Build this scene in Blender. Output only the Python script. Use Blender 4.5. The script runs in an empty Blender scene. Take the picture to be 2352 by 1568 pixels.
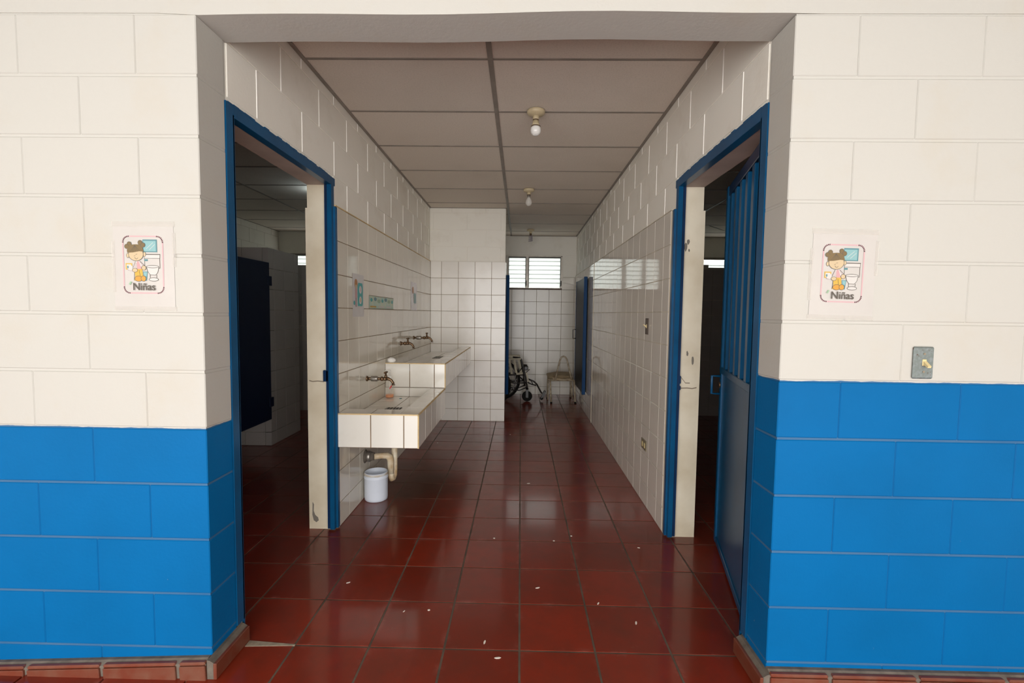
import bpy, bmesh, math, random
from mathutils import Vector, Matrix
random.seed(7)
SC = bpy.context.scene
COL = SC.collection

# ------------------------------------------------------------------ camera
F_PX, PITCH, YAW, ROLL = 1077.4872, -0.0594, -0.0176, 0.0123
CAM = Vector((0.0276, -1.6012, 1.3081))
def ray(px, py):
    u = (px-1176)/F_PX; v = (py-784)/F_PX
    c, s = math.cos(-ROLL), math.sin(-ROLL); u, v = c*u-s*v, s*u+c*v
    c, s = math.cos(PITCH), math.sin(PITCH); y = c+s*v; z = s-c*v
    c, s = math.cos(YAW), math.sin(YAW)
    return Vector((c*u+s*y, -s*u+c*y, z))
cam_data = bpy.data.cameras.new('camera'); cam = bpy.data.objects.new('camera', cam_data); COL.objects.link(cam)
fw = ray(1176, 784); rt = ray(1176+F_PX, 784)-fw; up = ray(1176, 784-F_PX)-fw
cam.matrix_world = Matrix(((rt.x, up.x, -fw.x, CAM.x), (rt.y, up.y, -fw.y, CAM.y), (rt.z, up.z, -fw.z, CAM.z), (0, 0, 0, 1)))
cam_data.sensor_width = 36.0; cam_data.lens = F_PX*36/2352; cam_data.clip_start = 0.05
SC.camera = cam

# ------------------------------------------------------------------ sky, exposure
world = bpy.data.worlds.new('sky'); SC.world = world; world.use_nodes = True
bg = world.node_tree.nodes['Background']; bg.inputs[0].default_value = (0.97, 0.955, 0.94, 1); bg.inputs[1].default_value = 4.3   # even bright overcast
def portal(name, loc, sx, sy, rot):
    d = bpy.data.lights.new(name, 'AREA'); d.shape = 'RECTANGLE'; d.size = sx; d.size_y = sy; d.cycles.is_portal = True
    o = bpy.data.objects.new(name, d); COL.objects.link(o); o.location = loc; o.rotation_euler = rot
portal('sky_portal', (-0.37, -3.95, 1.25), 5.9, 2.7, (math.pi/2, 0, 0))
portal('window_portal', (0.1, 6.17, 1.98), 1.3, 0.55, (-math.pi/2, 0, 0))
vs = SC.view_settings; vs.view_transform = 'Standard'; vs.look = 'None'; vs.gamma = 1.0; vs.use_curve_mapping = False
vs.exposure = 0.75
SC.cycles.max_bounces = 20; SC.cycles.diffuse_bounces = 12; SC.cycles.glossy_bounces = 6

# ------------------------------------------------------------------ dimensions
XL, XR = -1.067, 0.910        # faces of the corridor side walls
H0 = 2.292                    # underside of the lintel
ZC = 2.548                    # ceiling
TW = 0.15                     # side wall thickness
YP, YB = 4.03, 6.0            # partition face, back wall face
XPE = -0.155                  # free end of the partition
TT = 1.92                     # top of the wall tiles
ZBL, ZBR = 0.892, 1.092       # top of the blue paint left and right
TS, TX0, TY0 = 0.2943, 0.0404, 0.1499   # floor tile grid
CS, CY0 = 0.60, 0.771         # ceiling grid

# ------------------------------------------------------------------ materials
def nt(name):
    m = bpy.data.materials.new(name); m.use_nodes = True
    return m, m.node_tree.nodes, m.node_tree.links, m.node_tree.nodes['Principled BSDF']
def noise(N, L, scale, detail=4, rough=0.55, src=None):
    n = N.new('ShaderNodeTexNoise'); n.inputs['Scale'].default_value = scale; n.inputs['Detail'].default_value = detail
    n.inputs['Roughness'].default_value = rough
    if src is None:
        g = N.new('ShaderNodeNewGeometry'); src = g.outputs['Position']
    L.new(src, n.inputs['Vector']); return n.outputs['Fac']
def ramp(N, L, fac, a, b, ca=(0, 0, 0, 1), cb=(1, 1, 1, 1)):
    r = N.new('ShaderNodeValToRGB'); r.color_ramp.elements[0].position = a; r.color_ramp.elements[1].position = b
    r.color_ramp.elements[0].color = ca; r.color_ramp.elements[1].color = cb
    L.new(fac, r.inputs[0]); return r.outputs[0]
def mix(N, L, fac, a, b, mode='MIX'):
    m = N.new('ShaderNodeMix'); m.data_type = 'RGBA'; m.blend_type = mode
    for k, v in ((0, fac), (6, a), (7, b)):
        if hasattr(v, 'is_linked'): L.new(v, m.inputs[k])
        elif k == 0: m.inputs[0].default_value = v
        else: m.inputs[k].default_value = (*v, 1) if len(v) == 3 else v
    return m.outputs[2]
def math_n(N, L, op, a, b=None):
    m = N.new('ShaderNodeMath'); m.operation = op
    for k, v in ((0, a), (1, b)):
        if v is None: continue
        if hasattr(v, 'is_linked'): L.new(v, m.inputs[k])
        else: m.inputs[k].default_value = v
    return m.outputs[0]
def bump(N, L, P, h, strength, dist=0.002):
    b = N.new('ShaderNodeBump'); b.inputs['Strength'].default_value = strength; b.inputs['Distance'].default_value = dist
    L.new(h, b.inputs['Height']); L.new(b.outputs[0], P.inputs['Normal'])
def rnd(N):
    return N.new('ShaderNodeObjectInfo').outputs['Random']
def simple(name, col, rough=0.5, metal=0.0, var=0.0, vscale=8, col2=None, bmp=0.0, bscale=60, bdist=0.002, rv=0.0, spec=0.5):
    m, N, L, P = nt(name)
    P.inputs['Roughness'].default_value = rough; P.inputs['Metallic'].default_value = metal
    P.inputs['Specular IOR Level'].default_value = spec
    c = None
    if var or col2:
        c2 = col2 or tuple(x*(1-var) for x in col)
        f = ramp(N, L, noise(N, L, vscale, 6), 0.35, 0.7)
        if col2 and var: f = math_n(N, L, 'MULTIPLY', f, var)
        c = mix(N, L, f, col, c2)
    if rv:
        a = math_n(N, L, 'MULTIPLY_ADD', rnd(N), rv); a.node.inputs[2].default_value = 1-rv
        c = mix(N, L, a, (0, 0, 0), c if c is not None else col)
    if c is not None: L.new(c, P.inputs['Base Color'])
    else: P.inputs['Base Color'].default_value = (*col, 1)
    if bmp: bump(N, L, P, noise(N, L, bscale, 5), bmp, bdist)
    return m
WHITE = (0.82, 0.795, 0.725); BLUE = (0.0, 0.116, 0.325)  # BLUE is darkened to offset the strong light on the front wall
def paint(name, zb, WHITE=WHITE, BLUE=BLUE):
    """white wall paint above zb, blue paint below, slightly wavy brush edge, grime and scuffs"""
    m, N, L, P = nt(name)
    g = N.new('ShaderNodeNewGeometry'); s = N.new('ShaderNodeSeparateXYZ'); L.new(g.outputs['Position'], s.inputs[0])
    z = math_n(N, L, 'MULTIPLY_ADD', noise(N, L, 14, 3), 0.010); z.node.inputs[2].default_value = -0.005
    z = math_n(N, L, 'ADD', z, s.outputs[2])
    sel = math_n(N, L, 'GREATER_THAN', z, zb)
    dirt = ramp(N, L, noise(N, L, 3.0, 8, 0.65), 0.52, 0.80)
    w = mix(N, L, math_n(N, L, 'MULTIPLY', dirt, 0.30), WHITE, (0.46, 0.38, 0.26))
    sp = ramp(N, L, noise(N, L, 45, 2), 0.76, 0.80)
    w = mix(N, L, math_n(N, L, 'MULTIPLY', sp, 0.18), w, (0.45, 0.36, 0.26))
    b = mix(N, L, math_n(N, L, 'MULTIPLY', ramp(N, L, noise(N, L, 2.5, 6), 0.4, 0.75), 0.55), BLUE, (0.0, 0.090, 0.25))
    ch = ramp(N, L, noise(N, L, 30, 5, 0.7), 0.72, 0.75)
    low = ramp(N, L, s.outputs[2], 0.05, 0.65, (1, 1, 1, 1), (0.12, 0.12, 0.12, 1))
    b = mix(N, L, math_n(N, L, 'MULTIPLY', ch, low), b, (0.28, 0.31, 0.36))
    L.new(mix(N, L, sel, b, w), P.inputs['Base Color'])
    P.inputs['Roughness'].default_value = 0.5; P.inputs['Specular IOR Level'].default_value = 0.10
    bump(N, L, P, noise(N, L, 75, 4), 0.32, 0.0016)
    return m
def floor_mat():
    m, N, L, P = nt('red_cement_tile')
    base = mix(N, L, rnd(N), (0.235, 0.023, 0.008), (0.165, 0.016, 0.006))
    c = mix(N, L, math_n(N, L, 'MULTIPLY', ramp(N, L, noise(N, L, 5, 7, 0.65), 0.40, 0.72), 0.55), base, (0.095, 0.022, 0.012))
    pale = ramp(N, L, noise(N, L, 17, 8, 0.75), 0.62, 0.78)
    c = mix(N, L, math_n(N, L, 'MULTIPLY', pale, 0.30), c, (0.36, 0.12, 0.08))
    # pale worn rims of the single tiles
    tc = N.new('ShaderNodeTexCoord'); sp = N.new('ShaderNodeSeparateXYZ'); L.new(tc.outputs['Generated'], sp.inputs[0])
    e = math_n(N, L, 'MINIMUM', math_n(N, L, 'PINGPONG', sp.outputs[0], 0.5), math_n(N, L, 'PINGPONG', sp.outputs[1], 0.5))
    e = ramp(N, L, e, 0.0, 0.075, (1, 1, 1, 1), (0, 0, 0, 1))
    e = math_n(N, L, 'MULTIPLY', e, ramp(N, L, noise(N, L, 8, 6, 0.7), 0.50, 0.66))
    c = mix(N, L, math_n(N, L, 'MULTIPLY', e, 0.5), c, (0.33, 0.105, 0.085))
    # damp grey-brown soap stain on the floor beside the basins
    g = N.new('ShaderNodeNewGeometry'); d = N.new('ShaderNodeVectorMath'); d.operation = 'DISTANCE'
    mp = N.new('ShaderNodeVectorMath'); mp.operation = 'MULTIPLY'; mp.inputs[1].default_value = (1, 0.55, 1)
    L.new(g.outputs['Position'], mp.inputs[0]); L.new(mp.outputs[0], d.inputs[0]); d.inputs[1].default_value = (-0.72, 1.02, 0)
    dd = math_n(N, L, 'MULTIPLY_ADD', noise(N, L, 4, 3, 0.5), 0.35); L.new(d.outputs['Value'], dd.node.inputs[2])
    st = ramp(N, L, dd, 0.26, 0.62, (0.75, 0.75, 0.75, 1), (0, 0, 0, 1))
    c = mix(N, L, st, c, (0.055, 0.034, 0.022))
    L.new(c, P.inputs['Base Color'])
    r = math_n(N, L, 'MULTIPLY_ADD', noise(N, L, 9, 6), 0.16); r.node.inputs[2].default_value = 0.225
    L.new(math_n(N, L, 'MAXIMUM', r, 0.28), P.inputs['Roughness']); P.inputs['Specular IOR Level'].default_value = 0.22
    P.inputs['Coat Weight'].default_value = 0.6; P.inputs['Coat Roughness'].default_value = 0.10; P.inputs['Coat IOR'].default_value = 1.45
    return m
def wall_tile_mat(name, col, rough=0.07, dirt=0.25):
    m, N, L, P = nt(name)
    a = math_n(N, L, 'MULTIPLY_ADD', rnd(N), 0.06); a.node.inputs[2].default_value = 0.94
    c = mix(N, L, a, (0, 0, 0), col)
    f = math_n(N, L, 'MULTIPLY', ramp(N, L, noise(N, L, 4, 7, 0.65), 0.5, 0.8), dirt)
    c = mix(N, L, f, c, (0.50, 0.43, 0.32))
    L.new(c, P.inputs['Base Color']); P.inputs['Roughness'].default_value = rough
    bump(N, L, P, noise(N, L, 7, 2), 0.05, 0.004)
    return m
def ceil_mat():
    m, N, L, P = nt('ceiling_fibre_panel')
    c = mix(N, L, rnd(N), (0.74, 0.67, 0.585), (0.66, 0.60, 0.525))
    c = mix(N, L, math_n(N, L, 'MULTIPLY', ramp(N, L, noise(N, L, 120, 4), 0.45, 0.75), 0.22), c, (0.33, 0.28, 0.24))
    c = mix(N, L, math_n(N, L, 'MULTIPLY', ramp(N, L, noise(N, L, 1.6, 4), 0.5, 0.8), 0.20), c, (0.40, 0.36, 0.27))
    L.new(c, P.inputs['Base Color']); P.inputs['Roughness'].default_value = 0.9
    bump(N, L, P, noise(N, L, 160, 4), 0.35, 0.002)
    return m
def rusty(name):
    m, N, L, P = nt(name)
    c = mix(N, L, ramp(N, L, noise(N, L, 90, 6), 0.45, 0.75), (0.17, 0.20, 0.19), (0.24, 0.27, 0.28))
    c = mix(N, L, ramp(N, L, noise(N, L, 55, 6, 0.7), 0.60, 0.66), c, (0.10, 0.035, 0.018))
    L.new(c, P.inputs['Base Color']); P.inputs['Roughness'].default_value = 0.55; P.inputs['Metallic'].default_value = 0.35
    return m
def pane_mat(name):
    m, N, L, P = nt(name)
    out = N['Material Output']
    tl = N.new('ShaderNodeBsdfTranslucent'); tl.inputs[0].default_value = (0.48, 0.50, 0.48, 1)
    tp = N.new('ShaderNodeBsdfTransparent'); tp.inputs[0].default_value = (0.48, 0.50, 0.495, 1)
    gl = N.new('ShaderNodeBsdfGlossy'); gl.inputs['Roughness'].default_value = 0.2
    a = N.new('ShaderNodeMixShader'); a.inputs[0].default_value = 0.45; L.new(tl.outputs[0], a.inputs[1]); L.new(tp.outputs[0], a.inputs[2])
    b = N.new('ShaderNodeMixShader'); b.inputs[0].default_value = 0.06; L.new(a.outputs[0], b.inputs[1]); L.new(gl.outputs[0], b.inputs[2])
    L.new(b.outputs[0], out.inputs[0]); return m
def clear_mat(name, tint, tr=0.85, rough=0.08):
    m, N, L, P = nt(name)
    out = N['Material Output']
    tp = N.new('ShaderNodeBsdfTransparent'); tp.inputs[0].default_value = (*tint, 1)
    P.inputs['Base Color'].default_value = (*tint, 1); P.inputs['Roughness'].default_value = rough
    a = N.new('ShaderNodeMixShader'); a.inputs[0].default_value = tr; L.new(P.outputs[0], a.inputs[1]); L.new(tp.outputs[0], a.inputs[2])
    L.new(a.outputs[0], out.inputs[0]); return m
def emit_mat(name, col, s):
    m, N, L, P = nt(name); P.inputs['Emission Color'].default_value = (*col, 1); P.inputs['Emission Strength'].default_value = s
    P.inputs['Base Color'].default_value = (*col, 1); return m

M = {}
OUT_DIMMED = (0.478, 0.466, 0.43)  # wall white darkened so the strongly lit front wall does not overexpose
M['paint_l'] = paint('front_wall_dimmed_paint_left', ZBL, OUT_DIMMED); M['paint_r'] = paint('front_wall_dimmed_paint_right', ZBR, OUT_DIMMED); M['mort_l'] = paint('front_mortar_left', ZBL, OUT_DIMMED, (0.055, 0.135, 0.25)); M['mort_r'] = paint('front_mortar_right', ZBR, OUT_DIMMED, (0.055, 0.135, 0.25)); M['paint_f'] = paint('front_beam_dimmed_paint', -5, OUT_DIMMED); M['paint_w'] = paint('white_wall_paint', -5)
M['floor'] = floor_mat()
M['floor_grout'] = simple('floor_grout', (0.135, 0.098, 0.070), 0.8, var=0.5, vscale=10)
M['tile'] = wall_tile_mat('white_glazed_tile', (0.82, 0.79, 0.72), 0.10)
M['tile_l'] = wall_tile_mat('beige_white_glazed_tile', (0.70, 0.66, 0.57), 0.08)
M['tile_p'] = wall_tile_mat('dull_white_glazed_tile', (0.84, 0.81, 0.75), 0.17)
M['tile_b'] = wall_tile_mat('dull_cream_glazed_tile', (0.70, 0.66, 0.58), 0.2)
M['tile_r'] = wall_tile_mat('grey_white_glazed_tile', (0.74, 0.70, 0.63), 0.05, 0.15)
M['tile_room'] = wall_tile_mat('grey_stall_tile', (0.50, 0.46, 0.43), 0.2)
M['grout'] = simple('tan_grout', (0.33, 0.235, 0.14), 0.85, var=0.4, vscale=7)
M['grout_b'] = simple('brown_basin_grout', (0.23, 0.15, 0.08), 0.85, var=0.4, vscale=9)
M['grout_pale'] = simple('pale_grout', (0.72, 0.66, 0.54), 0.85, var=0.35, vscale=7)
M['joint'] = simple('brightened_white_mortar', (0.93, 0.91, 0.86), 0.6)  # whiter than the walls, imitating light caught by the raised joints
M['ceil'] = ceil_mat()
M['runner'] = simple('ceiling_runner_metal', (0.27, 0.235, 0.20), 0.55, var=0.25, vscale=9)
M['plenum'] = simple('dark_plenum', (0.12, 0.10, 0.09), 0.9)
M['cream'] = simple('cream_jamb_paint', (0.82, 0.75, 0.60), 0.5, col2=(0.50, 0.40, 0.25), var=0.55, vscale=3.5, bmp=0.2, bscale=40)
M['soffit'] = simple('door_soffit_plaster', (0.52, 0.42, 0.36), 0.7, var=0.2, vscale=6, bmp=0.2)
M['dblue'] = simple('blue_door_enamel', (0.002, 0.080, 0.20), 0.29, col2=(0.003, 0.058, 0.145), vscale=5, bmp=0.06, bscale=30, spec=0.32)
M['dblue_dark'] = simple('deep_blue_enamel', (0.004, 0.03, 0.10), 0.3, col2=(0.004, 0.02, 0.06), vscale=5)
M['dblue_mid'] = simple('dull_blue_enamel', (0.006, 0.05, 0.15), 0.5, spec=0.2)
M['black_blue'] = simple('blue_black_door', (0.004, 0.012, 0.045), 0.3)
M['rust'] = rusty('rusty_galvanised')
M['ivory'] = simple('ivory_plastic', (0.66, 0.54, 0.28), 0.4)
M['brown_plate'] = simple('brown_plate', (0.10, 0.075, 0.06), 0.5)
M['gold_plate'] = simple('tarnished_plate', (0.30, 0.26, 0.18), 0.4, metal=0.4, var=0.3, vscale=40)
M['brass'] = simple('tarnished_brass', (0.24, 0.15, 0.085), 0.38, metal=0.8, var=0.5, vscale=60)
M['steel'] = simple('aged_steel', (0.38, 0.35, 0.31), 0.4, metal=0.75, var=0.45, vscale=50)
M['drain'] = simple('drain_grate', (0.055, 0.045, 0.035), 0.6, metal=0.3)
M['edge'] = simple('ochre_edge_grout', (0.72, 0.53, 0.27), 0.7, var=0.3, vscale=12)
M['pvc'] = simple('stained_pvc', (0.76, 0.68, 0.52), 0.4, col2=(0.48, 0.30, 0.13), vscale=14)
M['bucket'] = simple('pale_blue_plastic', (0.74, 0.80, 0.90), 0.4, var=0.06, vscale=10)
M['bucket_scuff'] = simple('scuffed_plastic', (0.66, 0.68, 0.70), 0.6, col2=(0.50, 0.42, 0.30), vscale=25)
M['soapw'] = simple('white_soap', (0.85, 0.83, 0.78), 0.5)
M['clear'] = clear_mat('clear_plastic', (0.95, 0.94, 0.91), 0.82)
M['orange'] = clear_mat('orange_liquid_soap', (0.85, 0.26, 0.02), 0.05)
M['pump'] = simple('white_pump_plastic', (0.82, 0.80, 0.75), 0.35)
M['red'] = simple('red_print', (0.62, 0.05, 0.05), 0.5)
M['cream_fix'] = simple('cream_lamp_holder', (0.60, 0.50, 0.32), 0.45, var=0.2, vscale=30)
M['dark_ring'] = simple('burnt_ring', (0.10, 0.06, 0.03), 0.5)
M['bulb'] = simple('opal_bulb', (0.80, 0.79, 0.76), 0.12)
M['bulb_clear'] = clear_mat('clear_bulb_glass', (0.90, 0.89, 0.86), 0.55, 0.05)
M['cfl'] = simple('spiral_tube', (0.34, 0.30, 0.33), 0.3)
M['glass'] = pane_mat('frosted_louvre_glass')
M['alu'] = simple('aluminium_frame', (0.42, 0.385, 0.33), 0.4, metal=0.5, var=0.3, vscale=20)
M['alu_dark'] = simple('dark_window_channel', (0.06, 0.055, 0.045), 0.5)
M['sill'] = simple('rusty_sill', (0.12, 0.065, 0.045), 0.6, var=0.4, vscale=20)
M['base_tile'] = simple('red_baseboard_tile', (0.17, 0.034, 0.015), 0.45, col2=(0.19, 0.075, 0.045), vscale=16, bmp=0.1, rv=0.2)
M['mortar'] = simple('grey_mortar', (0.095, 0.078, 0.062), 0.85, col2=(0.17, 0.14, 0.11), vscale=22, bmp=0.3)
M['fleck'] = simple('dry_white_petal', (0.80, 0.74, 0.66), 0.7)
M['paper'] = simple('laminated_white_paper', (0.485, 0.462, 0.435), 0.3, var=0.05, vscale=12, bmp=0.12, bscale=9, bdist=0.004)
M['sleeve'] = clear_mat('plastic_sleeve', (0.93, 0.92, 0.90), 0.80, 0.12)
M['pink'] = simple('pink_print', (0.52, 0.33, 0.345), 0.4)
M['pink2'] = simple('pale_pink_print', (0.496, 0.279, 0.285), 0.4)
M['skin'] = simple('peach_print', (0.496, 0.384, 0.236), 0.4)
M['hair'] = simple('brown_print', (0.149, 0.099, 0.037), 0.4)
M['line'] = simple('dark_ink', (0.068, 0.056, 0.043), 0.4)
M['yellow'] = simple('yellow_print', (0.508, 0.322, 0.043), 0.4)
M['orange_p'] = simple('orange_print', (0.508, 0.248, 0.031), 0.4)
M['aqua'] = simple('aqua_print', (0.198, 0.372, 0.384), 0.4)
M['aqua_d'] = simple('teal_print', (0.074, 0.198, 0.223), 0.4)
M['white_p'] = simple('white_print', (0.521, 0.502, 0.477), 0.4)
M['mauve'] = simple('mauve_print', (0.341, 0.236, 0.248), 0.4)
M['lime'] = simple('pale_green_print', (0.260, 0.384, 0.248), 0.4)
M['paper_g'] = simple('grey_laminated_paper', (0.58, 0.56, 0.55), 0.25)
M['teal'] = simple('bright_teal_print', (0.05, 0.36, 0.36), 0.4)
M['brown'] = simple('orange_brown_print', (0.42, 0.17, 0.04), 0.4)
M['green_pic'] = simple('green_landscape_print', (0.30, 0.52, 0.47), 0.35, col2=(0.55, 0.55, 0.36), vscale=28)
M['crinkle'] = simple('crinkled_plastic', (0.62, 0.58, 0.60), 0.12, bmp=0.8, bscale=22, bdist=0.01)
M['black'] = simple('black_enamel', (0.018, 0.014, 0.012), 0.4)
M['rubber'] = simple('grey_black_rubber', (0.012, 0.011, 0.010), 0.85, spec=0.15)
M['grey_rim'] = simple('grey_push_rim', (0.22, 0.21, 0.20), 0.4, metal=0.4)
M['strap'] = simple('cream_webbing', (0.62, 0.56, 0.42), 0.8, var=0.25, vscale=20)
M['chair_paint'] = simple('chipped_cream_enamel', (0.58, 0.50, 0.36), 0.45, col2=(0.25, 0.17, 0.10), vscale=22)
M['plywood'] = simple('worn_plywood', (0.42, 0.31, 0.18), 0.6, var=0.35, vscale=15)
M['chip'] = simple('bare_plaster_chip', (0.20, 0.18, 0.15), 0.9)
M['crack'] = simple('dark_crack', (0.26, 0.21, 0.15), 0.9)
M['roof'] = simple('porch_soffit', (0.22, 0.17, 0.12), 0.8)
M['porch'] = simple('cream_bounce_wall', (0.78, 0.74, 0.66), 0.8, var=0.2, vscale=3)  # bright cream so the added end walls bounce light onto the jambs
M['lit'] = emit_mat('lit_bulb', (0.80, 0.95, 1.0), 30.0)
M['threshold'] = simple('pale_threshold_mortar', (0.36, 0.30, 0.22), 0.85, var=0.4, vscale=30)
M['string'] = simple('white_string', (0.75, 0.75, 0.72), 0.7)
# ------------------------------------------------------------------ mesh helpers
WL = {}     # world position of a parent's origin (zero for parents whose parts are given in local coordinates)
def tag(o, label=None, cat=None, group=None, kind=None):
    if label: o['label'] = label
    if cat: o['category'] = cat
    if group: o['group'] = group
    if kind: o['kind'] = kind
    return o
def link(name, me, mat, parent=None, loc=(0, 0, 0), rot=None):
    o = bpy.data.objects.new(name, me); COL.objects.link(o)
    if mat is not None and len(me.materials) == 0: me.materials.append(mat)
    loc = Vector(loc)
    if parent is not None:
        o.parent = parent; loc = loc - WL.get(parent.name, Vector((0, 0, 0)))
        WL[o.name] = WL.get(parent.name, Vector((0, 0, 0))) + loc
    else: WL[o.name] = loc.copy()
    o.location = loc
    if rot: o.rotation_euler = rot
    return o
def empty(name, loc, rotz=0.0, local=False):
    o = bpy.data.objects.new(name, None); COL.objects.link(o); o.location = loc; o.rotation_euler = (0, 0, rotz)
    o.empty_display_size = 0.05
    WL[o.name] = Vector((0, 0, 0)) if local else Vector(loc)
    return o
class B:
    def __init__(s): s.bm = bmesh.new()
    def box(s, a, b, mi=0):
        x0, y0, z0 = (min(a[i], b[i]) for i in range(3)); x1, y1, z1 = (max(a[i], b[i]) for i in range(3))
        v = [s.bm.verts.new(p) for p in ((x0,y0,z0),(x1,y0,z0),(x1,y1,z0),(x0,y1,z0),(x0,y0,z1),(x1,y0,z1),(x1,y1,z1),(x0,y1,z1))]
        for f in ((3,2,1,0),(4,5,6,7),(0,1,5,4),(1,2,6,5),(2,3,7,6),(3,0,4,7)): s.bm.faces.new([v[i] for i in f]).material_index = mi
        return s
    def prism(s, pts, d, mi=0):
        """closed planar polygon pts extruded by the vector d"""
        d = Vector(d); a = [s.bm.verts.new(p) for p in pts]; b = [s.bm.verts.new(Vector(p)+d) for p in pts]; n = len(pts)
        s.bm.faces.new(a[::-1]).material_index = mi; s.bm.faces.new(b).material_index = mi
        for i in range(n): s.bm.faces.new((a[i], a[(i+1) % n], b[(i+1) % n], b[i])).material_index = mi
        return s
    def tube(s, pts, r, n=8, closed=False, mi=0):
        pts = [Vector(p) for p in pts]; m = len(pts); rings = []
        rr = r if isinstance(r, (list, tuple)) else [r]*m
        pu = None
        for i, p in enumerate(pts):
            a = pts[(i-1) % m] if (closed or i > 0) else p; b = pts[(i+1) % m] if (closed or i < m-1) else p
            t = (b-a).normalized()
            if pu is None:
                u = t.cross(Vector((0, 0, 1)))
                if u.length < 1e-3: u = t.cross(Vector((0, 1, 0)))
            else: u = pu - t*pu.dot(t)
            u.normalize(); pu = u; w = t.cross(u)
            rings.append([s.bm.verts.new(p+(u*math.cos(2*math.pi*k/n)+w*math.sin(2*math.pi*k/n))*rr[i]) for k in range(n)])
        last = m if closed else m-1
        for i in range(last):
            A, Bq = rings[i], rings[(i+1) % m]
            for k in range(n):
                f = s.bm.faces.new((A[k], A[(k+1) % n], Bq[(k+1) % n], Bq[k])); f.smooth = True; f.material_index = mi
        if not closed:
            s.bm.faces.new(rings[0][::-1]).material_index = mi; s.bm.faces.new(rings[-1]).material_index = mi
        return s
    def lathe(s, prof, c=(0, 0, 0), axis='z', n=20, mi=0, cap=True):
        c = Vector(c); rings = []
        for r, h in prof:
            ring = []
            for k in range(n):
                a = 2*math.pi*k/n; p = Vector((r*math.cos(a), r*math.sin(a), h))
                if axis == 'x': p = Vector((p.z, p.x, p.y))
                elif axis == 'y': p = Vector((p.y, p.z, p.x))
                ring.append(s.bm.verts.new(c+p))
            rings.append(ring)
        for A, Bq in zip(rings, rings[1:]):
            for k in range(n):
                f = s.bm.faces.new((A[k], A[(k+1) % n], Bq[(k+1) % n], Bq[k])); f.smooth = True; f.material_index = mi
        if cap:
            s.bm.faces.new(rings[0][::-1]).material_index = mi; s.bm.faces.new(rings[-1]).material_index = mi
        return s
    def flat(s, pts, mi=0):
        s.bm.faces.new([s.bm.verts.new(p) for p in pts]).material_index = mi; return s
    def bevel(s, w, seg=1):
        bmesh.ops.bevel(s.bm, geom=list(s.bm.edges), offset=w, segments=seg, affect='EDGES', profile=0.5); return s
    def build(s, name, mat, parent=None, origin='base'):
        bmesh.ops.recalc_face_normals(s.bm, faces=s.bm.faces)
        co = [v.co for v in s.bm.verts]
        lo = Vector([min(c[i] for c in co) for i in range(3)]); hi = Vector([max(c[i] for c in co) for i in range(3)])
        o = (lo+hi)/2
        if origin == 'base': o.z = lo.z
        for v in s.bm.verts: v.co -= o
        me = bpy.data.meshes.new(name); s.bm.to_mesh(me); s.bm.free()
        if isinstance(mat, (list, tuple)):
            for k in mat: me.materials.append(k)
            return link(name, me, None, parent, o)
        return link(name, me, mat, parent, o)
CACHE = {}
def rbox(sx, sy, sz, bev, mat):
    """shared mesh of a box with chamfered edges"""
    k = (round(sx, 4), round(sy, 4), round(sz, 4), bev, mat.name)
    if k not in CACHE:
        b = B().box((-sx/2, -sy/2, -sz/2), (sx/2, sy/2, sz/2)).bevel(bev)
        bmesh.ops.recalc_face_normals(b.bm, faces=b.bm.faces)
        me = bpy.data.meshes.new('piece'); b.bm.to_mesh(me); b.bm.free(); me.materials.append(mat); CACHE[k] = me
    return CACHE[k]
def piece(name, a, b, mat, parent, bev=0.0015, tilt=0.0):
    """one tile, block or board as an object of its own between the corners a and b"""
    s = [abs(b[i]-a[i]) for i in range(3)]; c = [(a[i]+b[i])/2 for i in range(3)]
    bev = min(bev, min(s)*0.45)
    rot = tuple(random.uniform(-tilt, tilt) for _ in range(3)) if tilt else None
    return link(name, rbox(*s, bev, mat), mat, parent, c, rot)
def edges(start, pitch, lo, hi):
    """grid lines start+k*pitch clipped to lo..hi, as a list of cell edges"""
    k = math.ceil((lo-start)/pitch+1e-6); out = [lo]
    while start+k*pitch < hi-1e-6:
        v = start+k*pitch
        if v-out[-1] > 0.012: out.append(v)
        k += 1
    if hi-out[-1] < 0.012 and len(out) > 1: out[-1] = hi
    else: out.append(hi)
    return out
def cells(e): return list(zip(e, e[1:]))
def struct(o, label, cat=None): return tag(o, label, cat, None, 'structure')
TILE_Z = [0.0] + [TT-0.197*k for k in range(9, -1, -1)]
TG = 0.0020   # half of a tile joint
def tiles_x(parent, x, d, ys, zs, mat, skip=None):
    """tiles on a wall whose face lies at x; d = +1/-1 the side they face"""
    for y0, y1 in cells(ys):
        for z0, z1 in cells(zs):
            if skip and skip(y0, y1, z0, z1): continue
            piece('tile', (x, y0+TG, z0+TG), (x+d*0.009, y1-TG, z1-TG), mat, parent, 0.0012, 0.0011)
def tiles_y(parent, y, d, xs, zs, mat, skip=None):
    for x0, x1 in cells(xs):
        for z0, z1 in cells(zs):
            if skip and skip(x0, x1, z0, z1): continue
            piece('tile', (x0+TG, y, z0+TG), (x1-TG, y+d*0.009, z1-TG), mat, parent, 0.0012, 0.0011)

# ------------------------------------------------------------------ outdoors: porch with added light-shaping walls, yard, roof
struct(B().box((-4.2, -4.0, 2.55), (4.3, 0.0, 2.70)).box((-4.2, 0.0, 3.0), (4.3, 6.9, 3.1)).build('ceiling_porch', M['roof']), 'roof slab over porch and rooms', 'roof')  # unseen porch part kept low and dark to dim the upper front wall
struct(B().box((-3.5, -4.0, -0.1), (-3.3, -0.0, 2.6)).box((2.55, -4.0, -0.1), (2.75, -0.0, 2.6)).build('wall_added_porch', M['porch']), 'added unseen porch end walls that shape the light', 'wall')  # walls added out of view to trim side light and fill the jambs

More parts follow.
